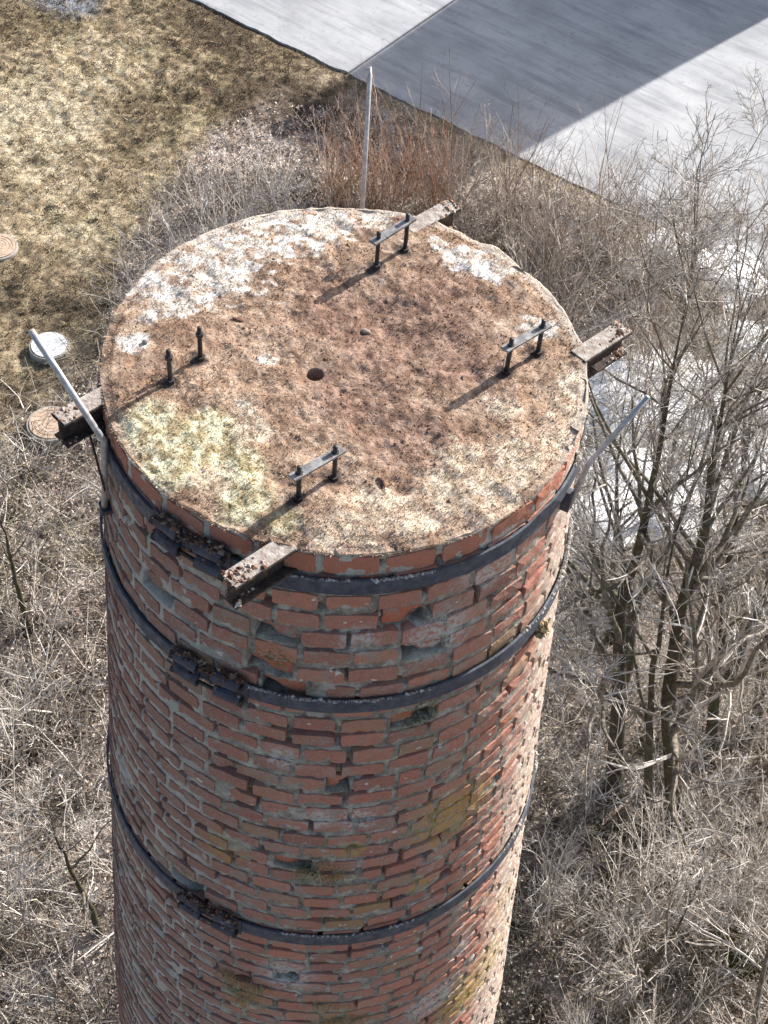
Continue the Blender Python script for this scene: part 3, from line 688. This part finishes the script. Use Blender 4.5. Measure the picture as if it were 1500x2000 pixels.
# iron hoops with tensioning lugs
def hoop(h, a_lug, w=BW, gapdeg=None):
    n = 260; t = np.linspace(0, 2*np.pi, n+1)[:-1]+a_lug; r = float(shaft_r(-h))+.009; wob = .003*(fbm(np.cos(t)*4+5, np.sin(t)*4+5, seed=int(h*100)+5)-.5)*2
    V = []
    for dr, dz in ((0, w/2), (.011, w/2-.001), (.011, -w/2+.001), (0, -w/2)):
        rr = r+dr+wob+(shaft_r(-(h-dz))-shaft_r(-h)); V.append(np.stack([rr*np.cos(t), rr*np.sin(t), np.full(n, -h+dz)], -1))
    V = np.concatenate(V); i = np.arange(n-0); F = []
    for a in range(4):
        b_ = (a+1) % 4; i = np.arange(n); j = (i+1) % n; F.append(np.stack([a*n+i, b_*n+i, b_*n+j, a*n+j], -1))
    A = Acc(); A.add(V, np.concatenate(F)); o = A.build('iron_hoop', M['steel'], ch)
    def local(ang, rad, z): return np.array([rad*math.cos(ang), rad*math.sin(ang), z])
    for sgn in (-1, 1):
        for dz, up_ in ((.052, 1), (-.052, -1)):
            ac = a_lug+sgn*.105/r*1.0; tx = np.array([-math.sin(ac), math.cos(ac), 0]); ty = np.array([math.cos(ac), math.sin(ac), 0])
            # folded sleeve: half round shell, axis along the hoop
            A = Acc(); hl = .064; K = 9; an = np.linspace(-math.pi/2, math.pi/2, K); ro, ri = .036, .026
            for R_ in (ro,): pass
            c0_ = local(ac, r+.011, -h+dz)
            prof = [(ro*math.cos(a), ro*math.sin(a)) for a in an]+[(ri*math.cos(a), ri*math.sin(a)) for a in an[::-1]]
            V = np.array([c0_+s*hl*tx+p_*1.25*ty+np.array([0, 0, q_*1.05]) for s in (-1, 1) for p_, q_ in prof]); m_ = len(prof)
            j = np.arange(m_); k2 = (j+1) % m_; Fq = np.stack([j, k2, k2+m_, j+m_], -1)
            ends = np.array([[i, i+1, m_-2-i, m_-1-i] for i in range(K-1)]); A.add(V, np.concatenate([Fq, ends[:, ::-1], ends+m_]))
            A.build('tension_lug', M['lug'], o).location = (0, 0, 0)
        ac2 = a_lug+sgn*.12/r; tx = np.array([-math.sin(ac2), math.cos(ac2), 0]); ty = np.array([math.cos(ac2), math.sin(ac2), 0])
        Acc().box(local(ac2, r+.0145, -h), tx, ty, (0, 0, 1), .075, .004, .085).build('lug_plate', M['lug'], o, bevel=.002).location = (0, 0, 0)
    for dz in (.052, -.052):
        A = Acc(); tx = np.array([-math.sin(a_lug), math.cos(a_lug), 0]); c0_ = local(a_lug, r+.03, -h+dz); tube1(A, [c0_-.185*tx, c0_+.185*tx], .010, 8); A.build('bolt', M['black'], o, True).location = (0, 0, 0)
        for sgn in (-1, 1):
            A = Acc(); tube1(A, [c0_+sgn*.166*tx, c0_+sgn*.184*tx], .020, 6); A.build('nut', M['black'], o).location = (0, 0, 0)
    # rust crumbs and old leaves caught on top of the lugs
    n = 170; aa = a_lug+RNG.uniform(-.17, .17, n)/r; rad = r+.012+RNG.random(n)**1.5*.045; low = RNG.random(n) < .3
    V, F, Cc = crumbs(rad*np.cos(aa), rad*np.sin(aa), -h+np.where(low, .0, .088)+RNG.uniform(0, .02, n)*(1-(rad-r)/.07), RNG.gamma(3, .0022, n)+.003,
                      lerp_ramp(RNG.random(n), [(.04, .022, .015), (.12, .06, .04), (.20, .11, .07), (.34, .26, .20)]))
    d_ = link('debris', mesh('debris', V, F, M['crumb'], False, Cc), ch); d_.parent = o; d_.location = (0, 0, 0); d_['kind'] = 'stuff'
    # pale lime line where grit sits on the upper edge
    n = 2600; aa = RNG.uniform(-2.6, .45, n); rad = r+.002+RNG.random(n)*.010; g_ = fbm(aa*4, aa*0, seed=int(h*10)+3, o=3); kp = g_+.25*RNG.random(n) > .70; aa, rad = aa[kp], rad[kp]; n = len(aa)
    V, F, Cc = crumbs(rad*np.cos(aa), rad*np.sin(aa), np.full(n, -h+w/2), RNG.gamma(2, .0018, n)+.002, lerp_ramp(RNG.random(n), [(.16, .13, .10), (.38, .36, .33), (.6, .58, .55)]))
    d_ = link('grit', mesh('grit', V, F, M['crumb'], False, Cc), ch); d_.parent = o; d_.location = (0, 0, 0); d_['kind'] = 'stuff'
    return o
def ang_of(px, py): p_ = cyl(px, py); return math.atan2(p_[1], p_[0])
hoop(BANDS[0], ang_of(378, 1075)); hoop(BANDS[1], ang_of(412, 1325)); hoop(BANDS[2], ang_of(412, 1785), .098)

# lightning rods on the shaft
def ray_at(px, py, z): return at(px, py, z)
def lrod(foot, tip, r0, kink=None, name='lightning_rod', hook=None):
    A = Acc(); P = [foot, foot*.5+tip*.5, tip] if kink is None else [foot, kink, kink*.45+tip*.55, tip]
    rad = [r0]*len(P)
    if hook is not None: P.append(hook); rad.append(r0*.8)
    return tube1(A, P, rad, 10).build(name, M['zinc'], ch, True)
f1 = cyl(207, 905); f1 = f1*1.0; lo = cyl(214, 990)
o = lrod(lo*np.array([1.02, 1.02, 1]), at(60, 645, .32), .0145, kink=at(203, 862, -.06)); tag(o, 'pale lightning rod leaning out over the left beam')
tp = at(723, 134, .36); ft = np.array([at(711, 420)[0]-.01, 1.12, -.42])
A = Acc(); tube1(A, [ft, ft*.03+tp*.97, tp, tp+np.array([-.028, 0, -.008])], [.0115, .0115, .0105, .009], 10); o = A.build('lightning_rod', M['zinc'], ch, True)
tag(o, 'upright lightning rod behind the far rim')
o = lrod(cyl(1098, 985)*np.array([1.03, 1.03, 1]), at(1266, 774, .30), .0115, kink=at(1150, 905, -.02)); tag(o, 'grey lightning rod leaning out below the right beam end')
c_ = cyl(1098, 972); Acc().box(c_*np.array([1.02, 1.02, 1]), (c_[1], -c_[0], 0)/np.hypot(c_[0], c_[1]), (c_[0], c_[1], 0)/np.hypot(c_[0], c_[1]), (0, 0, 1), .018, .022, .06).build('rod_bracket', M['lug'], ch, bevel=.003)
A = Acc(); tube1(A, [at(175, 848, -.12), at(188, 895, -.25), at(200, 940, -.33), cyl(212, 985)], .0055, 8); A.build('down_cable', M['black'], ch, True)
for q_ in (lo*np.array([1.015, 1.015, 1]), np.array([ft[0], 1.075, -.2])):
    u_ = unit(np.array([q_[0], q_[1], 0])); t_ = np.array([u_[1], -u_[0], 0]); Acc().box(q_, t_, u_, (0, 0, 1), .035, .026, .012).build('rod_bracket', M['lug'], ch, bevel=.002)
# ochre lump of old filler on the second hoop
c_ = cyl(1048, 1222); n = 260; d_ = rvec(n); q = c_*np.array([1.02, 1.02, 1])+d_*np.array([.035, .035, .05])*RNG.uniform(.7, 1.1, (n, 1))
V, F, Cc = crumbs(q[:, 0], q[:, 1], q[:, 2], RNG.uniform(.008, .017, n), lerp_ramp(RNG.random(n), [(.20, .12, .06), (.42, .32, .17), (.55, .46, .30)]))
o = link('filler_lump', mesh('filler_lump', V, F, M['crumb'], False, Cc), ch)
# dry grass growing out of joints low on the shaft
AV, AC = [], []
for q, s in (((450, 1900), 60), ((500, 1925), 60), ((470, 1945), 50), ((630, 1960), 40), ((680, 1990), 70), ((640, 1995), 60), ((600, 1700), 40), ((660, 1710), 30)):
    c_ = cyl(*q); n = s; p_ = c_*np.array([1.005, 1.005, 1])+RNG.normal(0, .05, (n, 3))*np.array([1, .2, .3]); rr = shaft_r(p_[:, 2])+.004; nn = unit(p_*np.array([1, 1, 0])); p_[:, :2] = nn[:, :2]*rr[:, None]
    P = grow(p_, nn*.8+rvec(n)*.7+np.array([0, 0, .5]), RNG.uniform(.03, .09, n), 4, .15, -.25); AV.append(P); AC.append(lerp_ramp(RNG.random(n), [(.22, .15, .07), (.42, .32, .17), (.5, .42, .2)]))
P = np.concatenate(AV); V, F = tubes(P, taper(np.full(len(P), .0016), 4, .4), 3)
o = link('wall_grass', mesh('wall_grass', V, F, M['fibre'], False, np.repeat(np.concatenate(AC), 12, 0)), ch); o['kind'] = 'stuff'

# loose things lying on the cap
def loose(name, label, cat, q, dims, yaw, mat, seed, curl=0):
    import bmesh
    bm = bmesh.new(); bmesh.ops.create_icosphere(bm, subdivisions=2, radius=1); rg = np.random.default_rng(seed)
    for v in bm.verts:
        s = 1+.28*(rg.random()-.5); co = v.co*s; v.co = Vector((co.x*dims[0], co.y*dims[1]+curl*(co.x**2), co.z*dims[2]))
    me = bpy.data.meshes.new(name); bm.to_mesh(me); bm.free(); me.materials.append(mat); o = bpy.data.objects.new(name, me); COL.objects.link(o)
    p_ = at(*q); o.location = (p_[0], p_[1], cap_h(p_[:1], p_[1:2])[0]+dims[2]*.55); o.rotation_euler = (rg.normal(0, .1), rg.normal(0, .1), yaw); tag(o, label, cat); return o
kk = NT('pale_chip', .9); kk.color(kk.mix(kk.rng(kk.noise(60), .4, .6), (.30, .22, .17), (.50, .42, .36))); kk.bump(kk.noise(90), .5, .005)
dk = NT('dark_shard', .8); dk.color(dk.mix(dk.rng(dk.noise(60), .4, .6), (.10, .045, .03), (.22, .12, .08)))
loose('stone', 'pale flat stone chip in the brown middle of the cap', 'stone', (715, 647), (.024, .014, .010), -.3, kk.m, 3)
loose('brick_shard', 'curved red brown shard standing near the front edge of the cap', 'shard', (750, 948), (.034, .009, .014), 1.9, dk.m, 5, .02)
loose('wood_chip', 'dark narrow chip on the left part of the cap above the plateless rods', 'wood chip', (466, 628), (.032, .008, .006), -.1, dk.m, 6)
loose('grey_pebble', 'small grey pebble between the left rim and the leftmost rod', 'pebble', (283, 672), (.014, .013, .011), 0, M['plate'], 8)

# ------------------------------------------------------------------ shaft covers on the turf
def cover(name, label, q, r, base, mat, rings):
    c = gnd(*q); z0 = GZ+.09; o = empty(name, (c[0], c[1], z0-.25)); tag(o, label, 'shaft cover', 'round shaft covers in the turf')
    n = 56; a = np.arange(n)*2*np.pi/n
    def lathe(prof, nm, mt, par):
        V = np.concatenate([np.stack([c[0]+rr*np.cos(a), c[1]+rr*np.sin(a), np.full(n, z0+zz)], -1) for rr, zz in prof]); F = []
        for k_ in range(len(prof)-1):
            i = np.arange(n)+k_*n; j = (np.arange(n)+1) % n+k_*n; F.append(np.stack([i, j, j+n, i+n], -1))
        Fs = [np.concatenate(F), np.array([[*(np.arange(n)+(len(prof)-1)*n)]])]
        return Acc().add(V, Fs).build(nm, mt, par, False)
    lathe([(r*1.14, -.25), (r*1.14, -.02), (r*1.11, .0), (r*1.02, .0), (r*1.02, -.02)], 'rim', base, o)
    prof = [(r, -.06), (r, .02)]
    for i in range(rings, 0, -1): prof += [(r*i/(rings+1)*1.03+.0, .02), (r*i/(rings+1), .006), (r*i/(rings+1)*.97, .02)]
    lathe(prof, 'lid', mat, o); return o
pk = NT('rusty_concrete', .9); pk.color(pk.mix(pk.rng(pk.noise(9, 5), .35, .7), (.40, .29, .21), (.56, .44, .34))); pk.bump(pk.noise(40), .5, .01)
wh = NT('white_metal_lid', .35, .5); wh.color(wh.mix(wh.rng(wh.noise(6, 4), .45, .7), (.78, .78, .77), (.60, .60, .58)))
gb = NT('grey_concrete', .9); gb.color(gb.mix(gb.noise(10), (.26, .24, .21), (.42, .40, .36)))
cover('white_cover', 'white round lid on a grey concrete ring near the left edge', (97, 680), .40, gb.m, wh.m, 0)
cover('concrete_cover', 'tan round ribbed cover cut off by the left edge of the picture', (-5, 487), .43, gb.m, pk.m, 5)
cover('concrete_cover', 'tan round cover half hidden below the left beam end', (100, 832), .46, gb.m, pk.m, 4)

# ------------------------------------------------------------------ bare trees and shrubs
TW = [(.18, .145, .12), (.34, .295, .25), (.52, .48, .43), (.72, .69, .64)]
def twig_mesh(parts, pal=TW, bias=1.0):
    """parts: list of (P (n,k,3), R (n,k), sides)"""
    V, F, C = [], [], []; off_ = 0
    for P, R, s in parts:
        v, f = tubes(P, R, s); V.append(v); F.append(f+off_); off_ += len(v); C.append(np.repeat(lerp_ramp(RNG.random(len(P))**bias, pal), P.shape[1]*s, 0))
    return np.concatenate(V), np.concatenate(F), np.concatenate(C)
def crown(limbs, Ls, Rs, n2, n3, n4, up=.05, droop=0.0, wander=.15):
    s, d, l, r = sprout(limbs, Ls, Rs, n2, .2, 1, 48, .50, .6); P2 = grow(s, d, l, 6, wander, up); R2 = taper(np.maximum(r, .007), 6, .4)
    s, d, l3, r = sprout(P2, l, R2, n3, .15, 1, 45, .52, .65); P3 = grow(s, d, l3, 5, wander, up-droop); R3 = taper(np.clip(r, .0045, .02), 5, .5)
    s, d, l4, r = sprout(P3, l3, R3, n4, .15, 1, 42, .62, .75); P4 = grow(s, d, l4, 4, wander*.9, up-droop); R4 = taper(np.clip(r, .0032, .009), 4, .6)
    return [(P2, R2, 4), (P3, R3, 3), (P4, R4, 3)]
def resample(P, K):
    P = np.asarray(P, float); t = np.concatenate([[0], np.cumsum(np.linalg.norm(np.diff(P, axis=0), axis=1))]); u = np.linspace(0, t[-1], K)
    return np.stack([np.interp(u, t, P[:, i]) for i in range(3)], -1), t[-1]
def tree(name, label, path, r0, nl, n2, n3, n4, group, up=.07, droop=0.0, spread=44, ratio=.34, t0=.22):
    base = path[0]; o = empty(name, tuple(base)); tag(o, label, 'tree', group)
    K = 22; P, L = resample(path, K); P[1:-1, :2] += np.cumsum(RNG.normal(0, .018, (K-2, 2)), 0)*np.sin(np.linspace(0, np.pi, K-2))[:, None]; R = r0*np.maximum(np.linspace(1.0, -.02, K), .025)**1.05; R[0] *= 1.35; R[1] *= 1.12
    V, F = tubes(P[None], R[None], 9); link('trunk', mesh('trunk', V, F, M['bark'], True), o)
    s, d, l, r = sprout(P[None], np.array([L]), R[None], nl, t0, .98, spread, ratio, .62); LP = grow(s, d, l, 9, .13, up); LR = taper(r, 9, .25)
    m_ = max(4, nl//3); s2, d2, l2, r2 = sprout(P[None], np.array([L]), R[None], m_, .78, 1.0, 24, ratio*.75, .8); r2 = np.maximum(r2, .011)
    LP = np.concatenate([LP, grow(s2, d2, l2, 9, .07, up)]); LR = np.concatenate([LR, taper(r2, 9, .3)]); l = np.concatenate([l, l2]); nl += m_
    for i in range(nl):
        V, F = tubes(LP[i:i+1], LR[i:i+1], 6); link('limb', mesh('limb', V, F, M['limb'], True), o)
    V, F, C = twig_mesh(crown(LP, l, LR, n2, n3, n4, up*.6, droop)); link('crown', mesh('crown', V, F, M['twig'], False, C), o)['kind'] = 'stuff'
    return o
def trace(base_px, pts):
    """trunk through photographed points, kept as near as possible above its base"""
    b0 = gnd(*base_px); out = [b0-np.array([0, 0, .2])]
    for q in pts:
        d = AF+AR*(q[0]-750)/FPX-AU*(q[1]-1000)/FPX; dh = d[:2]; t = ((b0[:2]-CP[:2])@dh)/(dh@dh); p_ = CP+d*t; out.append(p_)
    return out
G1 = 'bare trees right of the chimney'
tree('bare_tree', 'bare tree nearest the chimney on the right, mossy trunk bending towards the paving', trace((1200, 1560), [(1208, 1400), (1212, 1180), (1252, 1040), (1290, 880), (1318, 700), (1345, 570), (1365, 490)]), .17, 26, 7, 5, 4, G1)
tree('bare_tree', 'bare tree with two-tone mossy trunk second from the chimney on the right', trace((1330, 1620), [(1300, 1400), (1318, 1220), (1375, 1050), (1400, 860), (1420, 740), (1445, 600), (1465, 510)]), .18, 26, 7, 5, 4, G1)
tree('bare_tree', 'bare tree with brownish base standing right of the two mossy trunks', trace((1390, 1480), [(1400, 1300), (1430, 1050), (1460, 850), (1480, 700), (1500, 580)]), .12, 20, 6, 5, 4, G1)
tree('bare_tree', 'dark thin tree rising between the two thick mossy trunks', trace((1268, 1640), [(1262, 1460), (1268, 1300), (1300, 1130), (1330, 1000), (1350, 880)]), .10, 14, 6, 5, 3, G1)
tree('bare_tree', 'slender bare tree with a thin upright stem just right of the shaft', trace((1195, 1250), [(1197, 1050), (1205, 900), (1215, 800), (1235, 700)]), .085, 11, 6, 5, 3, G1)
tree('bare_tree', 'thin bare tree standing at the right edge of the picture', trace((1480, 1420), [(1500, 1200), (1530, 950), (1570, 700)]), .12, 11, 6, 5, 4, G1)
def vtree(label, x, y, h, r0, nl, n2, n3, n4, grp, lean=(0, 0), **kw):
    b0 = np.array([x, y, GZ-.1]); return tree('bare_tree', label, [b0, b0+(lean[0]*.4, lean[1]*.4, h*.5), b0+(lean[0], lean[1], h)], r0, nl, n2, n3, n4, grp, **kw)
vtree('bare tree in the lower right corner with pale drooping twigs', 6.6, 4.2, 8.5, .12, 11, 6, 5, 4, G1, (.3, -.2), droop=.10)
vtree('low bare tree below the two mossy trunks, near the bottom edge', 5.0, 5.0, 6.0, .08, 10, 6, 5, 4, G1, (.2, .2), droop=.10)
vtree('bare tree beyond the snow at the upper right edge', 9.4, 17.5, 7.0, .09, 11, 6, 5, 3, G1)
vtree('small bare tree between the snow and the right beam end', 6.4, 16.5, 5.5, .07, 10, 6, 5, 3, G1)
vtree('bare tree over the snow patch right of the leaning rod', 7.6, 12.5, 7.5, .09, 11, 6, 5, 3, G1)
vtree('low bare tree in the lower left corner of the picture', -3.7, 6.2, 5.0, .07, 9, 6, 5, 4, 'bare trees left of the chimney', (-.5, 0), droop=.06)
vtree('small forked bare tree at the left edge below the round covers', -6.1, 12.3, 5.0, .07, 8, 5, 4, 3, 'bare trees left of the chimney', (-.3, 0))

def shrub_proto(kind):
    if kind == 'shoots': n0, h, sp, up, pal, sub = 17, 3.6, .26, .02, [(.26, .14, .09), (.42, .25, .16), (.52, .38, .28), (.58, .50, .43)], (3, 2)
    elif kind == 'whips': n0, h, sp, up, pal, sub = 18, 3.7, .22, .03, [(.19, .14, .11), (.33, .26, .21), (.50, .42, .36), (.66, .60, .54)], (5, 2)
    elif kind == 'spread': n0, h, sp, up, pal, sub = 11, 2.5, .55, .04, [(.24, .20, .17), (.40, .36, .33), (.55, .52, .49), (.68, .66, .63)], (6, 2)
    elif kind == 'sapling': n0, h, sp, up, pal, sub = 4, 5.2, .10, .02, TW, (16, 4)
    else: n0, h, sp, up, pal, sub = 14, 1.6, .9, -.03, TW, (5, 2)
    st = np.c_[RNG.normal(0, .22, (n0, 2)), np.full(n0, -.05)]; d = np.c_[RNG.normal(0, sp, (n0, 2)), np.ones(n0)]; l = h*RNG.uniform(.55, 1.1, n0)
    P = grow(st, d, l, 8, .07, up); R = taper(RNG.uniform(.010, .019, n0)*(2.3 if kind == 'sapling' else 1), 8, .25)
    s, dd, l2, r = sprout(P, l, R, sub[0], .2, .95, 34, .36, .6); P2 = grow(s, dd, l2, 5, .12, up); R2 = taper(np.clip(r, .004, .02), 5, .5)
    s, dd, l3, r = sprout(P2, l2, R2, sub[1], .2, .95, 38, .55, .7); P3 = grow(s, dd, l3, 4, .14, up); R3 = taper(np.clip(r, .0032, .01), 4, .6)
    Vs, Fs, Cs = twig_mesh([(P, R, 4)], pal, 1.2); Vt, Ft, Ct = twig_mesh([(P2, R2, 3), (P3, R3, 3)], pal, .8)
    return mesh('stems', Vs, Fs, M['twig'], False, Cs), mesh('twigs', Vt, Ft, M['twig'], False, Ct)
PROTO = {k_: [shrub_proto(k_) for _ in range(3)] for k_ in ('shoots', 'whips', 'spread', 'bramble', 'sapling')}
ORD = 'first second third fourth fifth sixth seventh eighth ninth tenth'.split()
def shrubs(kind, what, group, spots, smin=.8, smax=1.2):
    spots = sorted(spots, key=lambda q: q[0])
    for i, q in enumerate(spots):
        x, y = gnd(*q)[:2]
        o = empty('bare_sapling' if kind == 'sapling' else 'bare_shrub', (x, y, GZ)); tag(o, what.replace('*', 'leftmost' if i == 0 else 'rightmost' if i == len(spots)-1 else ORD[i]+' from the left'), 'sapling' if kind == 'sapling' else 'shrub', group)
        o.rotation_euler.z = RNG.uniform(0, 6.28); s = RNG.uniform(smin, smax); o.scale = (s, s, s*RNG.uniform(.9, 1.1))
        a, b_ = PROTO[kind][i % 3]
        for nm, me in (('stems', a), ('twigs', b_)):
            c_ = bpy.data.objects.new(nm, me); COL.objects.link(c_); c_.parent = o
            if nm == 'twigs': c_['kind'] = 'stuff'
def line(a, b_, n, jit=18): 
    t = np.linspace(0, 1, n); return [(a[0]+(b_[0]-a[0])*u+RNG.normal(0, jit), a[1]+(b_[1]-a[1])*u+RNG.normal(0, jit)) for u in t]
shrubs('shoots', 'orange brown upright shrub, * in the row just behind the far rim', 'orange shrubs behind the cap', line((640, 400), (850, 430), 6), .8, 1.1)
shrubs('shoots', 'orange brown shrub, * in the row nearest the shaft behind the cap', 'orange shrubs behind the cap', line((650, 440), (820, 470), 3), .7, 1.0)
shrubs('spread', 'pale silvery spreading shrub, * in the row along the upper left rim', 'silvery shrubs behind the cap', line((270, 620), (560, 430), 7), .75, 1.1)
shrubs('spread', 'small silvery shrub on the turf, * of those farther from the rim', 'silvery shrubs behind the cap', line((380, 430), (540, 370), 3), .6, .9)
shrubs('whips', 'brown shrub of straight whips, * in the row nearest the right rim', 'brown whip shrubs beyond the right rim', line((930, 480), (1300, 720), 8, 22), .7, 1.1)
shrubs('whips', 'brown shrub of straight whips, * in the row nearest the paving', 'brown whip shrubs beyond the right rim', line((890, 400), (1330, 570), 8, 18), .7, 1.15)
shrubs('bramble', 'low arching bramble, * in the litter left of the shaft', 'brambles left of the shaft', line((40, 950), (190, 1950), 8, 40), .8, 1.3)
shrubs('bramble', 'low arching bramble, * in the upper litter right of the shaft', 'brambles right of the shaft', line((1130, 1200), (1480, 1450), 6, 50), .8, 1.3)
shrubs('bramble', 'low arching bramble, * in the lower litter right of the shaft', 'brambles right of the shaft', line((1060, 1850), (1480, 1700), 8, 60), .8, 1.3)
shrubs('spread', 'grey spreading shrub, * among the mossy trunks on the right', 'grey shrubs among the trees', line((1100, 1500), (1450, 1700), 5, 50), .8, 1.2)

shrubs('sapling', 'slender pale sapling, * in the row level with the trunk feet', 'pale saplings right of the shaft', line((1120, 1380), (1500, 1500), 5, 30), .5, .75)
shrubs('sapling', 'slender pale sapling, * in the row below the mossy trunks', 'pale saplings right of the shaft', line((1080, 1800), (1500, 1850), 8, 40), .6, .95)
shrubs('sapling', 'slender pale sapling, * along the bottom right edge', 'pale saplings right of the shaft', line((1090, 2120), (1500, 2150), 5, 30), .6, .9)
shrubs('sapling', 'slender pale sapling, * in the litter left of the shaft', 'pale saplings left of the shaft', line((10, 1500), (60, 2050), 4, 20), .5, .75)

# mossy hummock in the bottom right corner and a mossy fallen log
hc = gnd(1455, 1860); n = 9000; a = RNG.uniform(0, 6.28, n); r = .62*np.sqrt(RNG.random(n)); x, y = hc[0]+r*np.cos(a), hc[1]+r*np.sin(a)*.8
hz = GZ+.25*np.cos(np.clip(r/.62, 0, 1)*1.5)
V, F, Cc = blades(x, y, hz-.03, RNG.uniform(.03, .08, n), RNG.uniform(.006, .014, n), .3, lerp_ramp(RNG.random(n), [(.07, .065, .015), (.16, .15, .03), (.27, .25, .06)]))
hm = NT('moss_bed'); hm.color((.07, .065, .02))
o = empty('moss_hummock', (hc[0], hc[1], GZ)); tag(o, 'yellow green mossy hummock in the bottom right corner', 'moss hummock')
nr = 10; rr_ = np.linspace(0, .66, nr); aa = np.arange(24)*2*np.pi/24; V2 = np.concatenate([np.stack([hc[0]+q*np.cos(aa), hc[1]+.8*q*np.sin(aa), np.full(24, GZ+.25*math.cos(min(q/.62, 1)*1.5)-.04)], -1) for q in rr_]); ix = np.arange(nr*24).reshape(nr, 24)
link('mound', mesh('mound', V2, np.stack([ix[:-1], ix[1:], np.roll(ix[1:], -1, 1), np.roll(ix[:-1], -1, 1)], -1).reshape(-1, 4), hm.m, True), o)
l_ = link('moss', mesh('moss', V, F, M['blade'], False, Cc), o); l_['kind'] = 'stuff'
def log(label, q0, q1, r, mat):
    a, b_ = gnd(*q0)+(0, 0, r*.8+.02), gnd(*q1)+(0, 0, r*.6+.06); P, L = resample([a, b_], 9); P[1:-1] += RNG.normal(0, .025, (7, 3)); A = Acc(); tube1(A, P, np.linspace(r, r*.5, 9), 9); o = A.build('fallen_branch', mat, None, True)
    tag(o, label, 'fallen branch', 'branches lying on the ground'); return o
log('dark fallen branch lying on the litter at the right edge', (1370, 1655), (1530, 1590), .07, M['bark'])
log('pale crooked fallen branch below the mossy trunks', (1325, 1645), (1215, 1800), .05, M['limb'])
log('dark fallen branch on the litter at the left edge', (20, 1590), (215, 1570), .05, M['bark'])
log('thin fallen branch lying beside the shaft on the left', (150, 1450), (200, 1300), .035, M['bark'])
